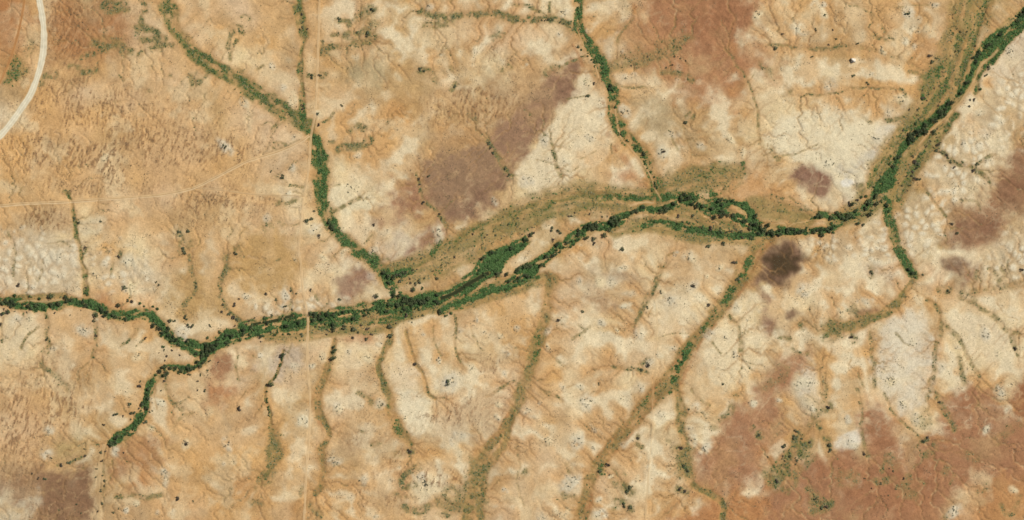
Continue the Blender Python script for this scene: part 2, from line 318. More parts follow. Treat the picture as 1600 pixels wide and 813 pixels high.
BEND = [(1262,345,6),(1278,338,10),(1292,337,10),(1305,340,9),(1320,337,12),(1335,335,10),(1348,330,10),(1356,318,12),(1366,308,10),(1374,296,14),(1385,284,22),(1394,270,16),(1396,255,12),(1404,242,12),(1414,228,12),(1424,218,14),(1434,207,16),(1446,197,16),(1458,188,14),(1470,179,16),(1482,168,16),(1494,156,14),(1506,140,14),(1514,124,14),(1522,106,14),(1530,90,18),(1543,74,22),(1560,57,22),(1576,43,18),(1594,28,16),(1640,-10,16)]
NE2 = [(1550,92,12),(1560,78,14),(1572,64,12),(1590,48,10),(1640,5,10)]
NE3 = [(1524,140,12),(1528,120,10),(1534,104,14),(1545,88,14)]

# ------------------------------------------------------------------ how rain drains off the plain: rills that join the gullies
import heapq
def drainage():
    hy, hx = NY // 2, NX // 2
    seedm = np.zeros((hy, hx), bool); lv = {}
    allg = [T1, T1L, T1B, T2, T3, T3B, T4, T5, T6, T6B, T6C, T6D, T7, T13, MAIN, SWA, MID2, MID3, BEND] + DRAINS
    for ln in allg:
        P = smooth_line(np.array([(p[0], p[1]) for p in ln], float), 1.5)
        ix = ((P[:, 0] + PAD) / 2).astype(int); iy = ((P[:, 1] + PAD) / 2).astype(int)
        ok = (ix >= 0) & (iy >= 0) & (ix < hx) & (iy < hy)
        seedm[iy[ok], ix[ok]] = True
    x = X[:hy * 2:2, :hx * 2:2]; y = Y[:hy * 2:2, :hx * 2:2]
    d = np.where(seedm, 0., 1e4).astype(np.float32)
    for _ in range(170):                                   # grow the distance from the drains
        p = np.pad(d, 1, mode='edge'); 
        n = np.minimum.reduce([p[:-2, 1:-1] + 1, p[2:, 1:-1] + 1, p[1:-1, :-2] + 1, p[1:-1, 2:] + 1, p[:-2, :-2] + 1.414, p[:-2, 2:] + 1.414, p[2:, :-2] + 1.414, p[2:, 2:] + 1.414, d])
        d = n
    h = 5.0 * np.sqrt(d) + 10 * fbm(x, y, 50, 2, 2) + 8 * fbm(x, y, 18, 5, 3) + 3.0 * fbm(x, y, 5, 8, 2)
    h[seedm] = -50
    H = h.ravel().tolist(); N = hy * hx
    done = bytearray(N); par = [-1] * N; order = []
    heap = [(H[q], q) for q in np.flatnonzero(seedm.ravel()).tolist()]
    for q in heap: done[q[1]] = 1
    heapq.heapify(heap)
    nb = [(1, 0), (-1, 0), (0, 1), (0, -1), (1, 1), (1, -1), (-1, 1), (-1, -1)]
    while heap:
        z, c = heapq.heappop(heap); order.append(c)
        cy, cx = divmod(c, hx)
        for ox, oy in nb:
            a, b = cx + ox, cy + oy
            if 0 <= a < hx and 0 <= b < hy:
                q = b * hx + a
                if not done[q]:
                    done[q] = 1; par[q] = c
                    hq = H[q]; heapq.heappush(heap, (hq if hq > z else z, q))
    acc = np.ones(N, np.float64).tolist()
    for c in reversed(order):
        if par[c] >= 0: acc[par[c]] += acc[c]
    acc = np.array(acc, np.float32).reshape(hy, hx)
    return acc, d
DRAINS = [[(660,18),(690,26),(745,22),(800,30),(860,30),(895,45)], [(1140,85),(1160,112),(1178,150),(1185,203),(1190,240),(1205,300)], [(860,218),(865,240),(878,275)], [(1470,237),(1495,256),(1525,267)], [(1200,70),(1280,78),(1370,82),(1440,110)], [(1250,152),(1330,138),(1400,140),(1450,140)], [(355,402),(345,445),(352,480),(375,505)], [(300,400),(305,455),(288,495)], [(72,488),(78,540)], [(148,490),(145,558)], [(520,332),(562,311)], [(655,285),(662,315),(697,352)], [(760,218),(800,275)], [(1032,418),(1012,466),(990,510)], [(960,572),(1040,595)], [(1140,494),(1158,562)], [(1450,470),(1470,505),(1460,560),(1450,620)], [(1470,505),(1530,588)], [(1500,466),(1560,502),(1590,522)], [(1440,455),(1520,455),(1600,442)], [(1286,560),(1288,612),(1255,678),(1222,730)], [(1340,585),(1346,672),(1356,712)], [(1362,520),(1368,605),(1390,635),(1440,688)], [(1280,660),(1298,706)], [(1080,205),(1080,245),(1075,275)], [(712,492),(714,555)], [(676,510),(690,555)], [(936,114),(1010,92),(1055,75)], [(150,70),(190,72),(240,75),(275,72)], [(500,82),(580,66)], [(520,235),(575,222)], [(0,316),(110,316)], [(395,555),(400,600)], [(260,590),(270,632)], [(1520,190),(1560,160)], [(1545,130),(1600,130)], [(1535,150),(1600,190)], [(1440,290),(1478,340)]]
ACC, DRD = drainage()
_l = np.log(ACC)
def up2(A):
    fx = np.clip((VX + PAD) / 2 - .25, 0, A.shape[1] - 1.001); fy = np.clip((VY + PAD) / 2 - .25, 0, A.shape[0] - 1.001)
    xi = fx.astype(int); yi = fy.astype(int); u = fx - xi; v = fy - yi
    return ((A[yi, xi] * (1 - u) + A[yi, xi + 1] * u) * (1 - v) + (A[yi + 1, xi] * (1 - u) + A[yi + 1, xi + 1] * u) * v).astype(np.float32)
def near(mask, n):
    d = np.where(mask, 0., 99.).astype(np.float32)
    for _ in range(n):
        p = np.pad(d, 1, mode='edge')
        d = np.minimum.reduce([p[:-2, 1:-1] + 1, p[2:, 1:-1] + 1, p[1:-1, :-2] + 1, p[1:-1, 2:] + 1, p[:-2, :-2] + 1.414, p[:-2, 2:] + 1.414, p[2:, :-2] + 1.414, p[2:, 2:] + 1.414, d])
    return d
RL0 = up2(sstep(1.9, 3.0, _l)); RL1 = up2(sstep(2.9, 4.2, _l)); RL2 = up2(sstep(4.4, 5.8, _l))
D1 = up2(np.minimum(near(_l > 4.0, 9), 9)); D2 = up2(np.minimum(near(_l > 5.0, 14), 14)); DR = up2(np.minimum(DRD, 60))
RIPZ = sstep(.3, .7, fbm(X, Y, 120, 4, 2))
WASH = np.clip(.14 + .8 * sstep(380, 640, X - .15 * Y) * sstep(.25, .5, fbm(X, Y, 90, 9, 3)) + .5 * sstep(330, 420, Y) * sstep(.3, .55, fbm(X, Y, 80, 7, 2)), 0, 1)
# pale crusted crowns of the low swells between rills, browner wash along them
NEAR = np.exp(-DR / 34.)                                    # stripped, salt-pale ground flanks the gullies
BANK = sstep(3, 9, DR) * (1 - sstep(26, 58, DR + 40 * (fbm(X, Y, 50, 6, 3) - .5)))
lobe = sstep(2., 6, D1) * sstep(.36, .56, fbm(WX, WY, 30, 11, 4))
blend((241, 226, 188), .95 * WASH * lobe * np.clip(.15 + BANK, 0, 1))
blend((232, 212, 172), .4 * WASH * sstep(3, 11, D2) * BANK)
blend((204, 158, 106), .55 * (1 - sstep(1.0, 5, D2)) * (.3 + .7 * WASH) * (.3 + .7 * NEAR))
blend((208, 164, 112), .45 * sstep(40, 80, DR + 60 * (fbm(X, Y, 70, 3, 3) - .5)))

C *= (1 + .22 * (fbm(WX, WY, 17, 2, 4) - .5))[..., None]
blend((230, 208, 164), .55 * sstep(.55, .74, fbm(WX, WY, 34, 11, 4)))
blend((180, 148, 104), .40 * sstep(.57, .76, fbm(WX + 300, WY, 38, 4, 4)))
blend((216, 172, 116), .25 * sstep(.57, .76, fbm(WX, WY + 500, 44, 8, 4)))
for c, f, a, pts in PATCH:
    dark = c[0] < 195
    w, m = poly_mask(pts, f * (2.2 if dark else 1.5), 1.4 if dark else 1.8)
    vein = np.abs(fbm(X[w] * .8 + Y[w] * .4, Y[w], 22, 5, 4) - .5)
    tex = (np.clip(.62 + .75 * fbm(X[w], Y[w], 20, 5, 4), .6, 1.08) if dark else np.clip(.1 + 1.7 * fbm(X[w], Y[w], 13, 5, 4), .3, 1.12)) * (1 - (.0 if c[0] < 140 else .34 if dark else .15) * (1 - sstep(.0, .05, vein)))
    if min(c) > 150: a *= .88; c = (c[0] - 2, c[1] + 1, c[2] + 8)
    blend(c, a * m * tex, w)
    if dark: C[w] *= (1 + .30 * m * (fbm(X[w] * .35 + Y[w] * .8, Y[w] * .5 - X[w] * .75, 6, 4, 3) - .5))[..., None]
# tonal streaks inside the ploughed brown fields
st = fbm(X * .8 + Y * .5, Y * .25 - X * .1, 8, 6, 4) - .5

# rills cut through every soil, fainter on the ploughed and red ground
blend((186, 148, 104), .22 * RL0 * (1 - RL1) * (.2 + .8 * WASH * BANK) * sstep(.3, .6, fbm(X, Y, 19, 8, 3)))
blend((172, 132, 88), .50 * RL1 * (.12 + .88 * WASH * np.clip(NEAR * 1.5, 0, 1)) * sstep(.3, .55, fbm(X, Y, 22, 4, 3)))
blend((160, 124, 80), .62 * RL2 * (.25 + .75 * WASH * np.clip(NEAR * 1.5, 0, 1)))
blend((222, 192, 148), .5 * sstep(.5, .7, fbm(X, Y, 9, 2, 3)) * RL2)
# eroded hummocky badland east and south of the river: pale cells parted by darker seams
def cells(scale, seed):
    fx = (WX + 22 * (fbm(X, Y, 30, 5, 4) - .5)) / scale; fy = (WY + 22 * (fbm(X, Y, 30, 6, 4) - .5)) / scale
    xi = np.floor(fx).astype(int); yi = np.floor(fy).astype(int)
    d1 = np.full(X.shape, 9., np.float32); d2 = np.full(X.shape, 9., np.float32)
    for oy in (-1, 0, 1):
        for ox in (-1, 0, 1):
            cx, cy = xi + ox, yi + oy
            px = cx + _T[seed][cy & 255, cx & 255]; py = cy + _T[seed + 1][cy & 255, cx & 255]
            d = np.hypot(fx - px, fy - py)
            d2 = np.minimum(d2, np.maximum(d1, d)); d1 = np.minimum(d1, d)
    return d1, d2
d1, d2 = cells(15, 2)
seam = 1 - sstep(0.0, .34, d2 - d1); cap = 1 - sstep(.1, .55, d1)
BAD = np.zeros((NY, NX), np.float32)
for pts, f in [([(1462,230),(1500,205),(1545,212),(1560,240),(1555,270),(1530,312),(1490,322),(1478,360),(1455,385),(1408,400),(1400,330),(1440,300)], 8),
               ([(1320,365),(1350,352),(1378,345),(1392,385),(1398,420),(1370,412),(1325,405)], 7),
               ([(1255,378),(1320,368),(1330,400),(1300,410),(1262,400)], 8),
               ([(1520,190),(1560,140),(1600,120),(1648,130),(1648,200),(1590,215),(1540,215)], 12),
               ([(1585,345),(1648,330),(1648,420),(1590,440),(1540,430),(1530,405),(1565,380)], 8),
               ([(-20,375),(125,370),(130,450),(-20,455)], 12), ([(150,400),(230,390),(240,450),(150,455)], 12),
               ([(400,480),(475,470),(540,470),(530,490),(420,500)], 6)]:
    w, m = poly_mask(pts, f * 1.6, 1.6); fmax(BAD, w, m)
blend((204, 180, 140), .6 * BAD * sstep(.3, .55, fbm(WX, WY, 24, 4, 4)))
a = BAD * cap * sstep(.28, .52, fbm(X, Y, 18, 7, 4))
blend((234, 222, 190), .95 * a)
blend((178, 150, 112), .42 * BAD * seam * sstep(.4, .65, fbm(X, Y, 16, 9, 3)))

FLOOD = [  # broad dry floodplain with streaks of grass: line, width, scrub amount
 ([(605,430,36),(650,420,50),(700,400,60),(750,372,56),(800,350,60),(850,325,60),(900,312,56),(950,312,50),(1000,312,40),(1030,312,34)], .62),
 ([(1030,300,40),(1070,285,50),(1110,275,44),(1150,268,30)], .6),
 ([(640,492,18),(700,478,22),(760,462,26),(820,445,26),(850,436,20)], .7),
 ([(960,362,22),(1010,352,26),(1060,358,34),(1100,364,40),(1150,368,36),(1200,372,22)], .75),
 ([(1045,330,16),(1075,332,24),(1105,345,26),(1140,352,20)], .6),
 ([(1180,330,50),(1220,335,44),(1260,345,30)], .35),
 ([(1535,-40,80),(1522,0,76),(1512,35,70),(1495,75,60),(1480,105,60),(1470,135,66),(1455,165,66),(1435,195,64),(1415,220,60),(1398,250,66),(1385,280,66),(1370,305,60),(1340,330,40),(1300,345,24)], .6),
 ([(1470,200,30),(1450,225,36),(1430,255,36),(1412,290,30),(1400,320,28)], .6),
 ([(420,528,26),(470,522,28),(530,512,30),(590,508,30),(630,492,26)], .55),
 ([(20,468,14),(60,464,12),(100,462,12)], .5),
]
def streaks(S, D, a, seed): return .7 * fbm(S / 34., D / 5., 1., seed, 4) + .3 * fbm(S / 9., D / 7., 1., seed + 1, 2)
for k, (pts, amt) in enumerate(FLOOD):
    w, q, S, D = line_field(pts, 40, ragged=.25)
    m = 1 - sstep(.5, 1.15, q)
    blend((194, 152, 98), .7 * m, w)
    sn = streaks(S, D, 0, k)
    blend((214, 178, 124), .55 * m * sstep(.48, .68, streaks(S, D, 0, k + 5)), w)
    blend((150, 134, 84), .7 * m * sstep(.36, .66, streaks(S * .6, D * .8, 0, k + 8)), w)
    fmax(SCRUB, w, .85 * m * amt * sstep(.34, .62, .5 * sn + .5 * fbm(X[w], Y[w], 13, k, 4)))
    fmax(GREEN, w, .3 * m * amt * sstep(.52, .68, fbm(X[w], Y[w], 17, k + 4, 4)))
    fsub(HGT, w, 1.2 * m)

GULLY = [  # line, default width, green, scrub, soil tint
 ([(a, b, c * 1.1) for a, b, c in T1], 20, .35, 1., (134, 122, 74)), ([(a, b, c * 1.0) for a, b, c in T1L], 20, .75, .9, (114, 114, 64)), ([(a, b, c * .8) for a, b, c in T1B], 14, .25, .8, (140, 126, 78)),
 (T2, 16, .7, .7, (150, 125, 78)), (T3, 16, .55, .95, (130, 125, 74)), (T3B, 14, .15, .8, (170, 140, 88)),
 (T4, 20, .08, .5, (168, 130, 80)), (T5, 18, .06, .62, (166, 136, 86)), (T5B, 9, .05, .6, (180, 146, 94)),
 (T6, 10, .1, .85, (182, 146, 92)), (T6B, 5, 0, .6, (190, 152, 98)), (T6C, 10, .08, .7, (176, 138, 88)), (T6D, 8, .15, .7, (180, 142, 92)),
 (T7, 7, .3, .85, (150, 132, 84)), (T13, 14, .15, .75, (180, 146, 94)),
 (MAIN, 16, .97, .6, (90, 98, 52)), (SWA, 12, .8, .6, (110, 105, 62)), (MID2, 16, .95, .6, (90, 100, 52)), (MID3, 12, .95, .6, (84, 92, 50)),
 ([(1492,180),(1478,200),(1460,222),(1445,240),(1434,255),(1424,272),(1412,290),(1402,312)], 11, .3, .8, (150, 132, 82)), ([(1500,60),(1490,90),(1482,120),(1470,145),(1455,165),(1440,185),(1425,195),(1412,205),(1400,222),(1385,245),(1372,268),(1360,288)], 14, .28, .8, (152, 132, 82)),
 ([(1545,-10),(1532,28),(1522,55),(1512,85),(1500,115),(1496,130)], 12, .3, .9, (150, 130, 82)), ([(1006,352),(1040,350),(1070,357),(1095,363),(1118,369),(1150,368),(1190,366)], 12, .85, .8, (120, 116, 66)), ([(776,455),(800,446),(825,440),(850,432)], 9, .5, .9, (140, 126, 78)), ([(640,418),(680,396),(720,372),(760,352),(800,335),(850,318),(900,308),(960,310),(1015,312)], 10, .12, .6, (150, 132, 82)), ([(440,516),(480,512),(520,508),(560,504),(600,500),(640,492)], 10, .5, .8, (140, 124, 76)),
 (MID4, 12, .95, .5, (90, 100, 52)), (BEND, 13, .8, .8, (118, 114, 64)), (NE2, 12, .75, .8, (105, 110, 60)), (NE3, 12, .6, .8, (120, 115, 66)),
]
for k, (pts, wd, gr, sc, tint) in enumerate(GULLY):
    if k >= 15: pts = [(p[0], p[1], (p[2] if len(p) > 2 else wd) * 1.1) for p in pts]
    w, q, S, D = line_field(pts, wd, 1.2, 1.9, .42 if k >= 15 else .34)
    m = 1 - sstep(.6, 1.15, q); halo = 1 - sstep(.8, 1.8, q)
    blend((192, 148, 94), .5 * halo, w)
    nn = fbm(X[w], Y[w], 8, k, 4); sn = streaks(S, D, 0, k + 2)
    blend(tint, (.72 if k >= 15 else .62) * m * sstep(.25, .5, .5 * nn + .5 * sn), w)
    blend((204, 164, 112), .6 * m * sstep(.52, .68, streaks(S, D, 0, k + 7)) * (.55 if k >= 15 else 1), w)
    if k >= 15:
        strand = sstep(.47, .58, .45 * nn + .55 * fbm(S / 28., D / 4.6, 1., k + 1, 3) + .10 * (1 - q))
        fmax(GREEN, w, gr * m * strand)
        blend((206, 170, 116), .65 * m * (1 - strand), w)
    else: fmax(GREEN, w, gr * m * sstep(.36, .6, .6 * nn + .4 * sn))
    fmax(SCRUB, w, sc * m * sstep(.36, .66, .5 * nn + .5 * sn))
    fsub(HGT, w, (1.6 if k >= 15 else .9) * (1 - sstep(.2, 1.5, q)))

# lush stretches within the duller gullies
for pts, wd, g in [([(1172,402),(1164,424),(1158,438)], 12, .75), ([(1145,452),(1132,472),(1124,484)], 12, .7), ([(1112,496),(1100,514)], 7, .6), ([(1078,542),(1066,560),(1056,578),(1054,592)], 14, .8),
                   ([(1050,590),(1046,612)], 7, .7), ([(1012,622),(1004,632)], 7, .5), ([(838,520),(842,545),(834,560)], 9, .45), ([(620,660),(626,674)], 14, .45), ([(930,80),(942,105),(950,130),(958,145)], 10, .8),
                   ([(941,740),(940,728)], 9, .6), ([(505,245),(503,285),(507,320)], 14, .85), ([(518,345),(522,360)], 12, .8), ([(472,165),(473,182)], 12, .7), ([(602,425),(607,440),(620,460)], 18, .9), ([(612,430),(640,424)], 12, .9),
                   ([(905,120),(915,130)], 3, .3), ([(1045,305),(1075,306),(1120,302)], 14, .6), ([(980,310),(1010,312),(1030,306)], 14, .65), ([(925,312),(970,308)], 12, .5), ([(1060,352),(1100,362),(1135,368)], 16, .7),
                   ([(20,97),(25,110),(18,124)], 22, .36), ([(690,375),(680,390),(676,398)], 10, .6), ([(860,317),(850,328)], 9, .55), ([(1160,255),(1164,268)], 8, .6),
                   ([(1385,312),(1388,335)], 12, .8), ([(1408,398),(1424,424)], 13, .85), ([(1450,120),(1460,122),(1466,110)], 16, .5), ([(1442,150),(1441,158)], 7, .8), ([(1482,138),(1478,125)], 8, .5)]:
    w, q, S, D = line_field(pts, wd, ragged=.35)
    m = 1 - sstep(.5, 1.2, q)
    fmax(GREEN, w, g * m * sstep(.28, .58, fbm(X[w], Y[w], 6, 8, 3)))
for pts, g in [([(728,443),(745,432),(750,415),(757,404),(763,392),(785,390),(800,385),(815,377),(829,379),(819,390),(802,399),(790,406),(788,416),(783,426),(770,432),(758,439),(745,443)], 1.),
               ([(1088,318),(1110,318),(1127,312),(1132,325),(1125,333),(1110,332),(1095,329)], 1.), ([(1371,302),(1378,285),(1385,275),(1400,271),(1403,281),(1396,291),(1386,297)], 1.),
               ([(1540,82),(1555,70),(1566,76),(1560,88),(1548,99),(1537,94)], .9), ([(1024,303),(1056,304),(1058,312),(1026,314)], .9), ([(590,478),(640,465),(690,460),(692,470),(640,486),(596,492)], .9), ([(440,502),(476,498),(476,508),(440,514)], 1.),
               ([(295,530),(312,534),(312,546),(296,544)], .9), ([(176,486),(206,484),(208,492),(178,494)], .8)]:
    w, m = poly_mask(pts, 2.2, 1.); fmax(GREEN, w, g * m * sstep(.2, .5, fbm(X[w], Y[w], 6, 2, 3)))
    blend((96, 104, 56), .6 * m, w)

for pts, g, sc in [([(1195,748),(1213,722),(1238,700),(1255,680),(1277,690),(1266,716),(1246,740),(1232,762),(1205,764)], .15, .75), ([(6,132),(12,112),(18,95),(28,84),(36,96),(33,116),(24,126),(14,136)], .3, .6), ([(30,100),(40,80),(50,95),(48,120),(34,130)], .1, .4),
                   ([(722,800),(735,770),(728,745),(740,715),(762,700),(766,720),(756,750),(762,780),(752,813),(735,813)], .12, .75), ([(676,780),(700,775),(722,765),(730,790),(715,805),(690,800)], .05, .55), ([(420,672),(436,680),(444,705),(436,725),(420,750),(400,765),(408,735),(420,712),(418,690)], .1, .7),
                   ([(1285,508),(1300,500),(1312,512),(1306,530),(1292,530)], .25, .8), ([(1335,478),(1368,488),(1350,510),(1318,522),(1312,508)], .05, .5), ([(1050,690),(1080,690),(1085,740),(1062,745),(1050,720)], .08, .55), ([(955,742),(975,740),(990,762),(975,772),(960,760)], .1, .5), ([(965,780),(990,785),(985,798),(962,794)], .2, .6),
                   ([(560,10),(588,8),(588,72),(565,76),(545,78),(505,86),(510,74),(545,66),(572,44)], .0, .42), ([(205,40),(240,40),(265,62),(262,78),(230,70),(210,52)], .12, .6), ([(160,0),(200,0),(205,18),(175,24),(160,16)], .05, .6), ([(140,55),(195,58),(205,84),(175,82),(145,76)], .05, .5), ([(1062,50),(1075,62),(1045,92),(985,106),(945,120),(950,108),(1000,88)], .0, .4), ([(1005,280),(1060,265),(1150,256),(1175,272),(1150,300),(1050,306)], .05, .55), ([(1440,110),(1475,95),(1475,130),(1450,150),(1438,140)], .2, .6), ([(1185,95),(1215,110),(1220,130),(1200,120)],0,.4),
                   ([(1205,565),(1230,575),(1215,600),(1200,610),(1190,600)], .05, .3), ([(1270,770),(1300,780),(1290,800),(1265,802)], .1, .5), ([(1300,730),(1340,740),(1330,765),(1300,760)],0,.3), ([(1410,745),(1440,755),(1430,785),(1405,780)],0,.3), ([(1425,650),(1450,640),(1462,665),(1440,680)],0,.35)]:
    w, m = poly_mask(pts, 6, 2.2)
    nn = fbm(X[w], Y[w], 9, 6, 4)
    fmax(SCRUB, w, sc * m * sstep(.38, .62, nn)); fmax(GREEN, w, g * m * sstep(.42, .62, nn))
    blend((178, 146, 98), .35 * m * min(1, sc + .2), w)

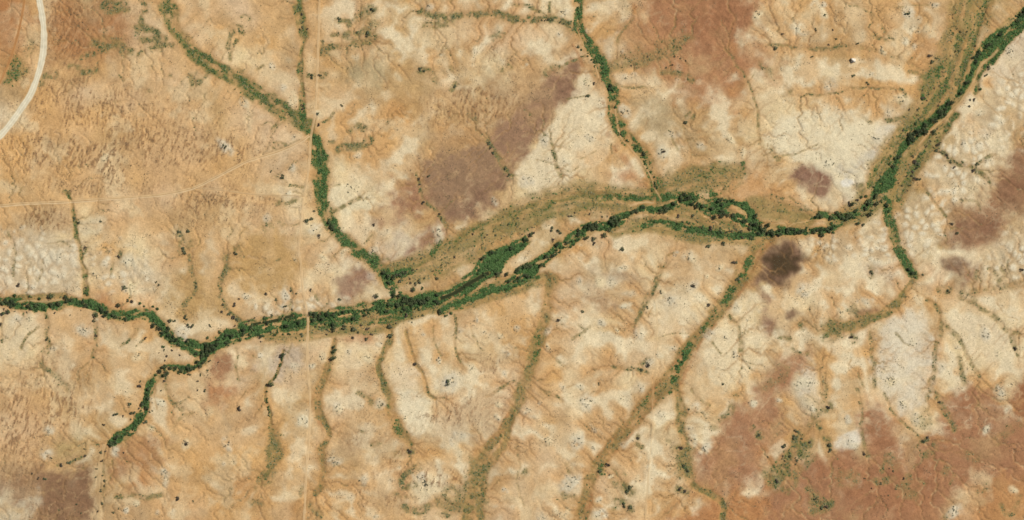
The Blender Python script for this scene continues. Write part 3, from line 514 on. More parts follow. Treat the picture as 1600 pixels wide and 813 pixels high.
# thin side gullies and scattered scrub bands
THIN = [  # line, width, scrub amount
 ([(660,18),(672,24),(690,26),(715,25),(745,22),(770,20),(790,25)], 9, .85), ([(664,40),(690,38),(705,34)], 8, .7), ([(790,25),(800,32),(812,30),(845,32),(862,30),(880,34),(895,45)], 9, .95), ([(800,8),(825,10),(842,18),(855,27)], 5, .7), ([(860,4),(859,26)], 4, .9),
 ([(912,88),(900,94),(888,98),(878,105)], 4, 1.), ([(872,107),(860,108),(855,114)], 9, .6), ([(920,150),(900,153),(885,155)], 3, .6), ([(830,180),(818,172)], 3, .4),
 ([(936,114),(960,104),(985,98),(1010,92),(1035,85),(1052,78),(1058,70)], 13, .5), ([(940,112),(975,92),(1000,75)], 12, .3), ([(1068,62),(1080,60)], 10, .6), ([(1052,115),(1072,120),(1080,124)], 8, .7), ([(1045,112),(1035,114)], 7, .6), ([(960,132),(985,138),(1012,138)], 4, .6), ([(962,88),(966,60),(980,40),(990,30)], 4, .5),
 ([(1140,85),(1150,100),(1160,112),(1170,130),(1178,150),(1183,170),(1185,203),(1187,225)], 4, .75), ([(1178,118),(1168,128)], 2, .5), ([(1070,203),(1068,185),(1078,175)], 3, .7), ([(1045,205),(1052,220),(1058,235)], 2.5, .5), ([(1085,180),(1080,190),(1075,196)], 5, .7),
 ([(860,218),(865,240),(870,262),(878,275)], 5, .8), ([(870,262),(890,268),(905,262)], 2, .4), ([(870,260),(850,250),(838,248)], 2, .4), ([(880,225),(868,238)], 2, .4), ([(930,236),(918,244),(908,250)], 2, .5), ([(955,225),(956,240)], 3, .6),
 ([(1470,237),(1480,247),(1495,256),(1515,260),(1525,267),(1540,277),(1545,284)], 6, .95), ([(1515,260),(1535,250),(1557,241)], 4, .7), ([(1440,290),(1452,305),(1468,325),(1478,340)], 4, .7), ([(1500,313),(1525,315),(1530,330)], 4, .4),
 ([(1200,70),(1225,72),(1245,75),(1280,78),(1315,72)], 5, .6), ([(1315,70),(1340,74),(1370,82),(1400,92),(1440,110)], 4, .35), ([(1365,55),(1380,62),(1395,62)], 5, .6), ([(1350,78),(1345,72)],3,.4), ([(1250,152),(1265,148),(1275,150),(1310,145),(1330,138),(1360,138),(1400,140)], 3, .6), ([(1225,150),(1235,142),(1228,140)], 6, .6),
 ([(1320,5),(1345,12),(1370,30),(1385,52),(1395,62)], 3, .45), ([(1360,8),(1400,12),(1430,8),(1470,10)], 2, .4), ([(1408,142),(1412,152),(1406,160)], 6, .7), ([(1385,188),(1410,184),(1420,190)], 6, .8), ([(1340,180),(1360,192)], 4, .4), ([(1420,113),(1432,114)], 5, .7), ([(1450,120),(1470,105)], 12, .5),
 ([(160,10),(172,3),(188,8),(194,16)], 8, .85), ([(162,14),(175,20),(188,16),(200,16)], 7, .8), ([(215,-5),(226,8),(226,18)], 7, .8), ([(220,25),(219,38)], 7, .8), ([(215,42),(232,46),(250,54)], 9, .9), ([(222,62),(238,62),(256,60)], 9, .9), ([(236,75),(250,70),(270,72)], 7, .7), ([(145,68),(158,70),(178,73),(192,72)], 8, .85), ([(165,60),(178,61)], 6, .75), ([(190,82),(205,78)], 7, .7), ([(222,80),(218,84)], 8, .85), ([(108,105),(122,106)], 7, .7), ([(125,115),(140,112),(148,110)], 9, .85), ([(128,90),(146,86)], 8, .7), ([(65,128),(72,120),(86,118)], 9, .75), ([(45,60),(52,72),(40,85),(32,100)], 8, .35),
 ([(355,75),(358,60),(364,50)], 6, .7), ([(360,45),(372,42),(378,50)], 7, .8), ([(360,95),(360,82),(366,68),(370,62)], 5, .75), ([(380,25),(390,30)], 6, .5), ([(298,120),(302,132),(310,128)], 9, .75), ([(320,120),(325,112)], 5, .6), ([(372,108),(378,112)], 5, .6),
 ([(265,118),(272,122)], 4, .5), ([(185,118),(195,125)], 4, .4), ([(225,140),(236,142)],4,.4), ([(400,108),(410,102)], 5, .7),
 ([(525,32),(535,32),(545,34)], 6, .8), ([(545,40),(555,30),(570,23),(575,22)], 7, .85), ([(578,12),(583,16)], 9, .85), ([(520,56),(535,56),(545,52),(560,52),(570,46)], 6, .75), ([(500,82),(515,75),(530,73),(545,70),(560,67),(580,68),(584,65)], 7, .85), ([(575,50),(580,55)], 12, .9), ([(503,66),(502,80)], 6, .8), ([(573,32),(576,38)], 5, .6), ([(535,58),(550,60)], 5, .5),
 ([(480,118),(488,120)], 7, .75), ([(497,117),(506,118)], 8, .7), ([(654,108),(662,110),(668,112)], 8, .75), ([(695,112),(705,108)], 6, .4), ([(676,115),(682,128)], 8, .35), ([(705,142),(712,132)], 6, .7), ([(785,112),(790,108),(795,105)], 8, .8), ([(770,60),(778,52),(785,55)], 8, .6), ([(525,172),(520,178),(512,188),(505,192)], 4, .6), ([(558,195),(570,200)], 5, .7),
 ([(528,235),(540,228),(560,228),(575,222),(580,218)], 8, .8), ([(522,235),(535,236),(560,234)], 3, .6), ([(545,205),(560,200),(568,204)], 7, .7), ([(515,222),(520,222)], 6, .6), ([(424,205),(428,198),(433,193)], 5, .8), ([(430,228),(445,228)], 9, .75), ([(418,240),(450,228),(475,218)], 3, .5), ([(428,222),(440,222)], 3, .6),
 ([(434,318),(450,318),(460,312)], 7, .75), ([(440,288),(460,290),(475,292)], 4, .6), ([(428,275),(440,280),(448,285)], 3, .5), ([(410,352),(425,352),(440,350)], 8, .4), ([(440,350),(455,352),(474,348)], 3, .5), ([(412,355),(415,365)], 5, .4),
 ([(518,332),(530,326),(545,318),(562,311)], 5, .8), ([(520,291),(530,290)], 3, .4), ([(557,258),(562,262)], 4, .6), ([(655,285),(658,300),(662,315),(680,330),(690,342),(697,352)], 5, .85), ([(760,218),(772,238),(788,262),(798,275)], 6, .8), ([(650,270),(655,285)], 3, .5), ([(752,212),(745,205)], 3, .4), ([(736,175),(745,190)], 7, .45), ([(585,388),(592,396),(605,405)], 5, .6), ([(570,380),(585,362)], 3, .4),
 ([(355,402),(355,412),(350,430),(344,445),(345,465),(352,480),(362,492),(374,502)], 6, .85), ([(352,400),(356,420)], 8, .7), ([(296,400),(298,425),(306,442),(304,456),(294,470),(287,480),(288,492)], 5, .65), ([(278,360),(284,375),(280,395),(292,385),(300,378)], 8, .65), ([(368,388),(372,396)], 8, .75), ([(188,394),(186,402)], 5, .7), ([(75,380),(95,378),(108,384),(112,386)], 3, .5), ([(12,362),(20,375),(24,395),(22,415),(20,430)], 4, .5), ([(66,405),(66,425),(60,440)], 4, .5), ([(175,410),(174,430)], 4, .45), ([(130,395),(138,387)], 4, .6), ([(108,304),(100,300)], 6, .7),
 ([(72,488),(74,505),(72,525),(78,540),(73,552)], 5, .75), ([(62,560),(70,575),(85,580)], 6, .6), ([(82,585),(90,590),(95,598),(105,608)], 8, .4), ([(148,490),(149,510),(150,530),(148,545),(145,558)], 5, .8), ([(32,545),(38,530),(48,520),(60,512)], 4, .75), ([(192,540),(205,525),(215,515)], 4, .7), ([(215,540),(225,530)], 3, .5), ([(2,495),(3,515),(2,535)], 4, .6), ([(260,590),(260,605),(263,620),(270,632)], 4, .5), ([(368,545),(370,560),(368,580),(372,595)], 4, .6), ([(395,555),(400,560)], 3, .4),
 ([(408,422),(418,416),(428,410),(440,404)], 3, .6), ([(453,450),(456,462),(454,478),(456,495)], 4, .6), ([(485,452),(492,460),(498,470)], 3, .6), ([(455,528),(452,545),(448,560)], 3, .4),
 ([(676,510),(680,535),(686,548),(690,555)], 3, .5), ([(710,492),(712,515),(711,535),(714,555),(722,570)], 4, .8), ([(735,505),(738,522),(745,535),(755,548)], 2.5, .5), ([(782,606),(792,600),(805,595)], 4, .7), ([(760,618),(775,612),(785,605)], 4, .7), ([(560,615),(575,622),(582,630)], 7, .6), ([(590,635),(600,630)], 6, .7), ([(560,672),(568,676)], 4, .6), ([(582,695),(592,692)], 6, .6), ([(614,708),(625,710)], 7, .5), ([(640,705),(643,706)], 9, .8), ([(656,728),(645,732),(632,742),(625,752),(630,762),(642,760),(648,758)], 7, .85), ([(616,772),(630,776),(645,778)], 5, .6), ([(632,792),(640,798),(655,800),(670,792)], 9, .75), ([(482,788),(490,795),(500,806)], 8, .7), ([(470,775),(472,760)], 5, .4), ([(400,785),(410,788)], 6, .6), ([(680,785),(700,790),(715,795)], 12, .45), ([(690,780),(700,760),(720,770)], 9, .5), ([(700,800),(712,790),(722,775),(728,760)], 14, .6),
 ([(180,776),(200,774),(220,777),(235,778),(252,772)], 6, .75), ([(90,727),(105,725),(118,720),(133,712)], 4, .7), ([(165,702),(160,720),(163,745),(160,775),(156,800)], 4, .45), ([(150,735),(152,760),(153,800)], 3, .35), ([(268,668),(285,650),(300,645)], 4, .35), ([(262,610),(268,628),(285,640)], 5, .5), ([(390,780),(398,787)], 8, .6),
 ([(1032,418),(1028,432),(1020,450),(1012,466),(1004,482),(998,496),(990,510)], 6, .8), ([(960,572),(985,576),(1000,578),(1010,582)], 5, .85), ([(1000,568),(1015,562)], 6, .7), ([(862,560),(872,565),(885,575)], 4, .5), ([(895,528),(910,520),(922,512)], 4, .5), ([(905,507),(915,518)], 4, .5), ([(1140,494),(1150,508),(1156,525),(1158,548),(1158,562)], 5, .8), ([(1112,535),(1120,545),(1128,552)], 3, .6), ([(1030,528),(1050,522),(1075,520)], 2, .4), ([(1150,560),(1175,570),(1190,572)], 3, .4), ([(1080,608),(1085,618),(1095,625),(1110,632)], 4, .5), ([(868,618),(875,622),(880,628)], 4, .7), ([(845,610),(860,615)], 3, .5), ([(805,690),(810,705)], 4, .7), ([(805,700),(812,725),(808,745),(812,770),(820,790)], 3, .35), ([(820,738),(818,742)], 8, .75), ([(888,735),(890,728)], 8, .5), ([(950,728),(965,740),(972,755),(982,770)], 3, .6), ([(978,760),(985,768)], 12, .8), ([(965,785),(980,788),(985,792)], 11, .8), ([(1060,765),(1072,768)], 10, .7), ([(880,775),(895,780),(885,768)], 9, .5), ([(995,695),(1003,698)], 6, .6), ([(997,685),(998,682)], 7, .8), ([(1060,700),(1064,704)], 8, .7),
 ([(1125,655),(1140,645),(1145,635)], 9, .7), ([(1120,670),(1112,668)], 6, .5), ([(1188,678),(1186,682)], 9, .8), ([(1172,672),(1178,668)], 6, .6), ([(1150,620),(1155,615)], 5, .5), ([(1195,740),(1198,745)], 9, .6),
 ([(1300,510),(1302,520)], 18, .7), ([(1330,525),(1335,532)], 10, .75), ([(1250,508),(1252,512)], 8, .7), ([(1222,528),(1232,530)], 7, .8), ([(1238,545),(1245,552),(1262,552)], 5, .6), ([(1360,520),(1362,545),(1365,575),(1368,605)], 5, .55), ([(1400,520),(1412,535),(1422,540)], 3, .5), ([(1450,470),(1466,485),(1470,500),(1470,520),(1460,545),(1460,575),(1455,600),(1448,625)], 6, .55), ([(1470,505),(1488,518),(1502,535),(1510,552),(1518,570),(1530,588)], 5, .65), ([(1500,466),(1525,478),(1545,488),(1560,502),(1572,516),(1590,522)], 6, .6), ([(1470,452),(1495,460),(1520,468)], 12, .5), ([(1520,455),(1560,450),(1600,442)], 8, .35), ([(1580,525),(1586,545),(1592,555)], 5, .7), ([(1498,560),(1504,585),(1508,600)], 7, .7), ([(1340,585),(1348,605)], 3, .5), ([(1340,609),(1345,630),(1348,650),(1346,672),(1350,700),(1356,712)], 5, .55), ([(1382,615),(1390,635),(1405,655),(1425,672),(1440,688)], 4, .6), ([(1460,612),(1470,630),(1480,650),(1490,668)], 7, .65), ([(1286,590),(1288,612),(1285,632),(1270,655),(1255,678),(1240,695),(1230,712),(1222,730),(1218,745)], 8, .5), ([(1280,660),(1285,675),(1295,690),(1298,706)], 9, .75), ([(1205,735),(1220,725),(1235,712)], 9, .6), ([(1240,745),(1246,735),(1242,755)], 9, .6), ([(1255,730),(1265,720),(1272,715)], 8, .6), ([(1205,752),(1215,750)], 12, .75), ([(1240,690),(1246,676)], 9, .9), ([(1293,640),(1296,635)], 10, .8), ([(1262,765),(1275,770),(1270,785)], 8, .6), ([(1270,797),(1285,795),(1298,788)], 11, .9), ([(1370,752),(1385,752),(1395,748)], 8, .7), ([(1400,760),(1415,755),(1420,745)], 9, .45), ([(1415,770),(1430,772)], 10, .45), ([(1325,745),(1340,745),(1330,760)], 8, .5), ([(1380,735),(1390,712),(1400,728)], 10, .5), ([(1445,712),(1458,702),(1460,695)], 8, .6), ([(1440,690),(1448,686)], 7, .9), ([(1510,710),(1525,715)], 12, .35), ([(1475,740),(1480,730)], 8, .4), ([(1485,758),(1490,745)], 5, .4), ([(1475,810),(1478,800)], 6, .6), ([(1565,790),(1575,805),(1588,792),(1590,778)], 7, .6), ([(1530,770),(1540,760)], 9, .35), ([(1560,690),(1580,670),(1600,660)], 12, .3), ([(1485,660),(1490,672)], 6, .7),
 ([(1232,308),(1248,318),(1264,325),(1272,333)], 3, .6), ([(1205,305),(1222,312)], 5, .8), ([(1250,325),(1262,328)], 5, .8), ([(1338,293),(1345,290)], 7, .7), ([(1205,230),(1210,245),(1220,250)], 5, .8), ([(1222,245),(1245,240),(1265,232),(1278,226)], 3, .6),
 ([(1565,420),(1570,430),(1560,440)], 6, .6), ([(1515,445),(1524,435),(1525,425)], 6, .5), ([(1545,420),(1555,430)], 6, .6), ([(1362,420),(1361,430)], 7, .7), ([(1425,440),(1430,446)],8,.7)]
for k, (pts, wd, amt) in enumerate(THIN):
    wd = wd * (1.3 if wd >= 5 else 1.1)
    w, q, S, D = line_field(pts, wd, 1.3, 1.9, .38)
    if w is None: continue
    m = 1 - sstep(.5, 1.25, q)
    nn = fbm(X[w], Y[w], 6, k % 12, 4)
    fmax(SCRUB, w, amt * m * sstep(.34, .62, nn))
    blend((180, 146, 100), .6 * amt * (1 - sstep(.5, 1.7, q)), w)
    fsub(HGT, w, .35 * (1 - sstep(.2, 1.4, q)))

# dry rills: bare threads where water runs off the flats
RILL = [([(1187,225),(1195,240),(1200,260),(1203,285)],2.5),([(1200,225),(1192,245),(1180,262)],2),([(1068,205),(1075,225),(1080,245),(1075,260)],3),([(1085,240),(1075,228)],2),([(1055,205),(1060,225),(1070,245)],2),([(1195,203),(1188,222)],4),([(1285,560),(1280,585),(1286,610)],4),([(1270,540),(1278,565),(1282,590)],3),([(1300,545),(1292,570),(1288,600)],3),
        ([(1590,500),(1570,490),(1555,470)],2),([(1310,40),(1340,70),(1385,82),(1430,102)],2),([(1400,15),(1430,20),(1470,18)],2),([(1215,580),(1200,560),(1190,545)],3),([(0,565),(20,572)],2),([(1060,400),(1055,385),(1058,372)],3),([(1075,398),(1068,380)],2),([(1470,500),(1462,520),(1455,560),(1452,600)],5),([(1425,445),(1440,460),(1455,470),(1468,485),(1470,503)],5),([(1330,560),(1325,575),(1335,590),(1345,608)],2.5),([(1530,150),(1545,165),(1560,180)],2),([(1545,130),(1560,150),(1580,160)],2),([(1550,112),(1575,125),(1600,130)],2),
        ([(1020,480),(1012,495)],2),([(880,610),(900,600),(912,600)],2),([(300,470),(310,500)],2),([(240,600),(245,640)],3),([(1270,655),(1262,672),(1250,690)],4),([(1240,680),(1232,700),(1228,720),(1215,735)],4),([(1280,665),(1276,690),(1270,705)],3),([(1240,730),(1245,750)],3),([(955,120),(948,112)],2),([(1385,20),(1350,10),(1318,2)],2),([(1432,455),(1436,470)],2)]
for k, (pts, wd) in enumerate(RILL):
    w, q, S, D = line_field(pts, wd, 1.4)
    if w is None: continue
    blend((182, 146, 98), .6 * (1 - sstep(.4, 1.5, q)) * sstep(.3, .55, fbm(X[w], Y[w], 12, 1, 3)), w)
    fsub(HGT, w, .3 * (1 - sstep(.1, 1.5, q)))

# bare reddish banks beside the bigger gullies
for pts, wd in [([(1205,380),(1186,398),(1176,424),(1160,452),(1140,480),(1112,512),(1092,540),(1076,575),(1062,600),(1030,622),(1005,655),(975,690),(945,725),(928,760),(922,800)], 6), ([(1100,510),(1060,560),(1030,598),(1000,628),(975,665),(945,700),(925,730)], 6), ([(800,640),(780,672),(760,700)], 5), ([(810,640),(795,662),(770,692)], 4), ([(498,660),(506,672)], 7), ([(895,72),(905,90),(915,112),(935,140),(942,160)], 5), ([(950,210),(965,235),(985,262),(1000,285)], 10), ([(922,770),(916,813)], 8)]:
    w, q, S, D = line_field(pts, wd, 1.2)
    blend((176, 124, 80), .5 * (1 - sstep(.5, 1.4, q)) * sstep(.3, .6, fbm(X[w], Y[w], 14, 4, 3)), w)

# ------------------------------------------------------------------ pale bare mounds
MOUNDS = [(382,160,7),(426,103,6),(457,155,8),(742,80,6),(690,85,5),(444,137,4),(497,177,5),(531,179,4),(671,12,5),(880,20,9),(874,53,4),(918,22,4),(919,9,4),(973,82,4),(977,120,6),(991,118,7),(915,115,5),(919,128,8),(977,175,9),(940,180,5),(918,48,5),(1185,25,10),(888,90,4),(837,61,3),(824,100,4),(1196,5,6),
 (1247,45,7),(1287,8,6),(1237,32,4),(1288,24,4),(1297,134,8),(1221,108,4),(1420,20,8),(1455,50,9),(1460,8,7),(1415,65,5),(1430,73,4),(1410,155,8),(1390,175,8),(1360,115,6),(1225,158,4),(1380,80,9),(1577,115,6),(1580,80,9),(1530,175,7),(1329,187,4),(1565,190,4),(1435,48,5),(1256,52,5),(1437,30,4),
 (352,229,11),(165,247,8),(140,247,6),(35,355,6),(460,215,5),(559,244,7),(547,243,4),(553,293,12),(457,263,6),(473,265,5),(452,302,5),(493,358,11),(535,358,6),(418,340,5),(604,362,6),(585,393,8),(536,395,7),(772,315,7),(685,363,11),(683,377,5),(556,325,4),(505,400,7),(522,205,4),
 (852,220,6),(887,253,9),(825,283,9),(857,282,5),(923,215,7),(1037,238,11),(1095,228,7),(1160,237,9),(1053,210,8),(1075,400,8),(1057,397,5),(1142,218,8),(1370,219,8),(1296,255,10),(1242,249,5),(1505,227,6),(1495,210,6),(1520,293,7),
 (90,400,10),(203,408,10),(25,498,8),(47,497,6),(130,516,9),(150,500,4),(195,450,8),(207,450,8),(83,530,6),(85,545,6),(386,463,7),(287,520,8),(215,556,8),(95,430,5),(150,430,7),(448,463,9),(461,406,5),(662,522,6),(593,538,6),(545,550,5),(625,555,6),(783,525,6),(793,548,9),(686,563,7),(703,598,11),(738,575,7),(719,518,4),(770,510,5),(758,520,4),(789,583,4),(505,558,7),(460,572,7),(487,571,4),(440,556,6),(407,555,5),(550,578,6),(575,560,6),(745,500,5),
 (975,418,7),(906,438,7),(937,440,7),(957,438,6),(882,500,8),(1083,446,7),(1104,433,5),(1048,470,12),(977,477,7),(978,516,6),(998,523,9),(964,515,6),(1014,567,7),(975,560,5),(1053,545,5),(857,517,6),(857,543,6),(811,545,6),(808,513,7),(1152,480,7),(1108,523,7),(1077,501,5),(1035,458,5),(1168,501,4),(1135,528,5),(1150,555,9),(1075,420,5),(1085,405,5),(1002,606,7),(907,605,6),(880,605,5),(1125,418,8),(940,505,6),(943,475,5),(870,492,4),(1030,555,5),(1032,515,5),
 (1256,455,8),(1315,489,7),(1293,447,5),(1355,470,7),(1425,500,6),(1428,535,7),(1375,555,6),(1541,522,10),(1392,597,9),(1473,573,6),(1483,585,5),(1498,543,5),(1558,555,6),(1588,490,5),(1265,598,8),(1250,600,9),(1227,452,4),(1285,500,5),(1340,470,5),(1299,410,4),
 (77,672,6),(250,629,7),(355,695,9),(291,694,7),(258,738,7),(258,749,7),(257,716,5),(197,798,6),(214,787,5),(247,801,4),(270,803,5),(372,640,6),(73,709,6),(235,668,6),(180,705,7),(237,625,6),(350,725,4),(365,723,4),
 (640,617,5),(594,630,9),(528,637,7),(633,655,6),(523,720,11),(474,657,9),(706,691,6),(665,756,15),(720,680,8),(778,652,7),(790,766,6),(780,632,6),(570,750,9),(588,808,5),(660,745,8),(530,640,8),
 (844,630,5),(827,645,9),(918,628,12),(857,690,9),(903,690,10),(928,700,5),(929,673,4),(970,623,4),(975,695,6),(1035,646,9),(1046,646,6),(1088,637,5),(1100,646,5),(1080,670,5),(1083,688,7),(1103,700,9),(973,731,6),(997,751,7),(849,731,5),(888,757,10),(944,760,6),(937,780,6),(937,803,8),(880,805,8),(850,810,9),(1030,665,5),(1177,630,8),(816,691,4),(900,752,9),(955,745,6),
 (1325,655,6),(1270,640,7),(1217,625,6),(1230,617,6),(1412,632,9),(1432,653,7),(1404,668,6),(1402,690,6),(1317,768,6),(1543,672,7),(1490,800,11),(1583,766,6),(1563,613,8),(1552,618,6),(1575,640,5),(1330,695,9)]
MOUNDS = [m for i, m in enumerate(MOUNDS) if m[2] >= 7 or rng.random() < .66]
for i, (mx, my, mr) in enumerate(MOUNDS):
    mx += rng.uniform(-.5, .5)
    big = mr * rng.uniform(.7, 1.5)
    w, e = ell_mask(mx, my, big, big * rng.uniform(.45, 1.0), rng.uniform(0, 180), .75, False)
    if w is None: continue
    e = np.clip(e * (2.6 * fbm(X[w] + 7 * i, Y[w], 6, i, 3) - .35), 0, 1)
    tone = [(228, 216, 182), (222, 210, 180), (232, 214, 172), (214, 202, 172)][i % 4]
    blend(tone, min(.92, rng.uniform(.2, .75) + .045 * mr) * e, w)
    HGT[w] += .16 * mr * .5 * e
    SCRUB[w] *= 1 - .8 * e; GREEN[w] *= 1 - .9 * e

# ------------------------------------------------------------------ bare strips: riverbeds, tracks, road (kept clear of growth)
RIBBONS = []
def ribbon(name, label, cat, pts, width, cols, lift, clear=1.5):
    RIBBONS.append((name, label, cat, pts, width, cols, lift))
    w, q, S, D = line_field(pts, width + clear, .0)
    return w, 1 - sstep(.8, 1.25, q)
SAND1, SAND2 = (218, 188, 140), (198, 160, 110)
strips = [
 ('gravel_road', 'broad white gravel road curving down the western edge', 'road', [(56,-60),(59,-20),(61.5,0),(65,20),(68,42),(68.5,65),(67,85),(63,105),(57,125),(48,147),(36,166),(22,186),(8,204),(-10,222),(-60,270)], 11, [(214,192,148),(236,226,196),(226,214,182),(240,233,206),(228,216,184),(238,229,200),(216,196,154)], .16),
 ('dirt_track', 'narrow orange earth track west of the white gravel road', 'track', [(44,-60),(38,0),(34,25),(29,50),(22,75),(13,100),(3,123),(-12,150),(-50,200)], 4.5, [(186,132,82),(196,146,92),(176,124,78),(196,146,92),(186,132,82)], .12),
 ('dirt_track', 'long straight sandy track running north to south across the river', 'track', [(500,-60),(499,0),(498.5,40),(497,75),(496,110),(495,140),(491,185),(486,212),(484,240),(481,275),(474,315),(470,353),(467,393),(470,408),(472,440),(475,466),(479,484),(481,498),(481,516),(480,540),(480,566),(482,590),(484,612),(484.5,640),(483,684),(480,720),(478,747),(475,813),(470,870)], 4.2, [(196,152,100),(238,212,166),(214,174,122),(238,212,166),(196,152,100)], .14),
 ('dirt_track', 'sandy wheel track running east from the western edge and climbing to the straight track', 'track', [(-60,325),(0,322),(30,319),(75,317),(110,315.5),(170,311),(210,308.5),(250,305),(290,297.5),(312,290),(330,281),(350,271),(365,263),(385,253),(400,248),(430,239),(455,229),(472,220),(483,212)], 5.2, [(184,140,94),(228,200,152),(194,156,108),(234,208,164),(216,184,136)], .13),
 ('dirt_track', 'faint thin side track leaving the wheel track eastward below the grass ripples', 'track', [(302,294),(320,295),(350,298),(380,302),(400,304),(430,305),(474,306)], 2.6, [(204,176,132),(200,172,130),(168,134,98)], .11),
 ('footpath', 'faint pale footpath over the cream flats west of the wide southern gully', 'path', [(1024,468),(1026,490),(1027,520),(1025,550),(1023,580),(1020,620),(1020,660),(1018,690),(1014,730),(1011,770),(1009,813),(1008,870)], 2.4, [(214,180,132),(226,194,146),(214,180,132)], .10),
 ('footpath', 'pale footpath crossing the grey brown patch south of the middle river', 'path', [(838,482),(862,478),(890,472),(920,466),(945,460),(975,455),(1010,452)], 2.6, [(214,180,132),(226,196,150),(214,180,132)], .10),
 ('footpath', 'pale footpath slanting over the orange sand below the middle river', 'path', [(600,556),(630,550),(655,543),(690,532),(720,522),(745,510),(770,500),(800,492)], 2.4, [(220,184,132),(232,202,152),(220,184,132)], .10),
 ('footpath', 'straight pale footpath cutting across the brown eastern field', 'path', [(1550,296),(1560,306),(1572,317),(1584,328)], 3., [(166,128,96),(184,148,112),(166,128,96)], .10),
 ('footpath', 'pale lane lined with small bushes leading south from the end of the river arm', 'path', [(163,694),(159,710),(156,730),(154,760),(154,790),(155,820),(156,870)], 6, [(196,160,110),(216,184,136),(204,170,120),(216,184,136),(196,160,110)], .11),
 ('river_bed', 'pale dry sand bed winding beside the northeastern tree belt', 'river bed', [(1560,78),(1548,90),(1536,98),(1530,108),(1525,120),(1519,132),(1512,143),(1505,152),(1497,163),(1488,173),(1478,184),(1466,194),(1455,204),(1446,214),(1436,226)], 5, [(206,170,118),(218,184,134),(206,170,118)], .10),
 ('river_bed', 'thin pale sand bed threading the north stream above its bend', 'river bed', [(903,46),(908,62),(913,74),(915,82),(921,92),(929,102),(933,112),(936,122)], 2.6, [SAND2, SAND1, SAND2], .10),
 ('river_bed', 'thin pale sand bed on the lower north stream down to its mouth', 'river bed', [(961,170),(964,188),(967,204),(972,218),(982,228),(992,240),(1004,256),(1014,270),(1021,286),(1026,300),(1033,312)], 2.8, [SAND2, SAND1, SAND2], .10),
 ('river_bed', 'pale curved sand bed along the southern foot of the middle tree belt', 'river bed', [(838,412),(852,405),(868,398),(884,394),(896,386),(905,380),(916,374),(926,367),(940,363)], 3.4, [SAND2, SAND1, SAND2], .10),
 ('river_bed', 'pale sand bed among trees below the dark confluence', 'river bed', [(1100,338),(1110,342),(1122,348)], 3.2, [SAND2, (222,190,140), SAND2], .10),
 ('river_bed', 'pale winding rivulet of sand on the orange flat north of the straight reach', 'river bed', [(1186,352),(1196,350),(1210,350),(1226,349),(1230,356),(1240,350),(1258,347),(1270,344),(1290,344)], 2.2, [SAND2, SAND1, SAND2], .10),
 ('water_channel', 'dark muddy water channel between green banks west of the broad thicket', 'water', [(688,466),(697,464),(706,460),(716,455),(725,448),(735,442),(746,436),(756,430),(764,427)], 6, [(74,80,50),(58,64,38),(52,58,34),(58,64,38),(74,80,50)], .10),
 ('water_channel', 'dark muddy water channel hugging the north bank west of the track crossing', 'water', [(392,508),(405,505),(420,503),(435,500),(448,496),(458,494)], 4.5, [(76,80,50),(56,62,38),(76,80,50)], .10),
 ('river_bed', 'grey sand bed on the narrow western river reach', 'river bed', [(28,472),(42,470),(58,471),(74,472),(90,469),(100,468)], 3.5, [(196,172,124),(206,182,134),(196,172,124)], .10),
 ('river_bed', 'pale curved sand strip above the dark belt of the middle river', 'river bed', [(984,322),(996,318),(1010,316),(1022,317)], 5, [(206,170,118),(222,190,142),(206,170,118)], .10),
]
FLAT = np.zeros((NY, NX), np.float32)
for s in strips:
    w, m = ribbon(*s)
    GREEN[w] *= 1 - m; SCRUB[w] *= 1 - m; fmax(FLAT, w, m)

# brown and green flush over what the road and track shoulders carry
HGT -= .7 * RL2 + .45 * RL1 + .2 * RL0
SCRUB = np.maximum(SCRUB, .55 * RL2 * np.clip(NEAR * 1.6, .15, 1) * sstep(.45, .65, fbm(X, Y, 15, 6, 4)) * (1 - FLAT))
GREEN = np.clip(GREEN, 0, 1); SCRUB = np.clip(SCRUB, 0, 1)
# ground cover growing flat on the soil: herbs and short grass
hb = fbm(X, Y, 3.2, 5, 2)
blend((118, 118, 70), np.clip(.8 * SCRUB * (.5 + hb), 0, 1))
blend((66, 104, 50), np.clip(.9 * GREEN * (.45 + hb), 0, 1))

# grass ripples (rows of dry tussocks on small sand ridges)
RIP = np.zeros((NY, NX), np.float32)
for cx, cy, rx, ry, a in [(110,40,40,70,.9),(170,20,50,40,.5),(130,160,90,50,.9),(60,190,60,40,.7),(230,190,90,40,.6),(180,240,160,50,1.),(330,240,90,40,.8),(60,240,60,40,.9),(150,280,120,25,.7),(340,320,80,30,.9),(70,340,34,20,1.),(390,315,40,20,.7),(740,165,75,28,.9),(755,85,40,20,.5),(700,180,40,20,.6),(20,660,50,60,1.),(95,640,45,35,1.),(60,600,60,40,.6),(30,720,40,40,.6),(60,800,50,30,.6),(700,640,50,25,.9),(690,745,50,14,1.),(620,740,60,40,.4),(560,660,50,40,.4),(770,640,60,40,.4),(790,575,40,25,.7),(590,780,80,25,.5),(140,150,60,40,.6),(840,60,20,8,.0),(460,560,40,30,.0)]:
    w, m = ell_mask(cx, cy, rx, ry, 0, .6); fmax(RIP, w, a * m)
RIP *= (1 - FLAT) * (1 - np.clip(GREEN + SCRUB, 0, 1)) * sstep(.22, .52, fbm(X, Y, 30, 3, 3))
_rw = 26 * (fbm(X, Y, 90, 5, 2) - .5)
rx_ = (X * .97 + Y * .26 + _rw) / 2.35 + 2.2 * (fbm(X, Y, 20, 2, 2) - .5); ry_ = (Y * .96 - X * .22) / 6.6
ripn = .62 * vnoise(rx_, ry_, 3) + .38 * vnoise(rx_ * 1.9, ry_ * 1.6, 7)
ripm = sstep(.46, .74, ripn) * RIP
blend((150, 112, 76), .62 * ripm)
blend((226, 192, 146), .22 * RIP * sstep(.55, .35, ripn) if False else .22 * RIP * (1 - sstep(.3, .5, ripn)))

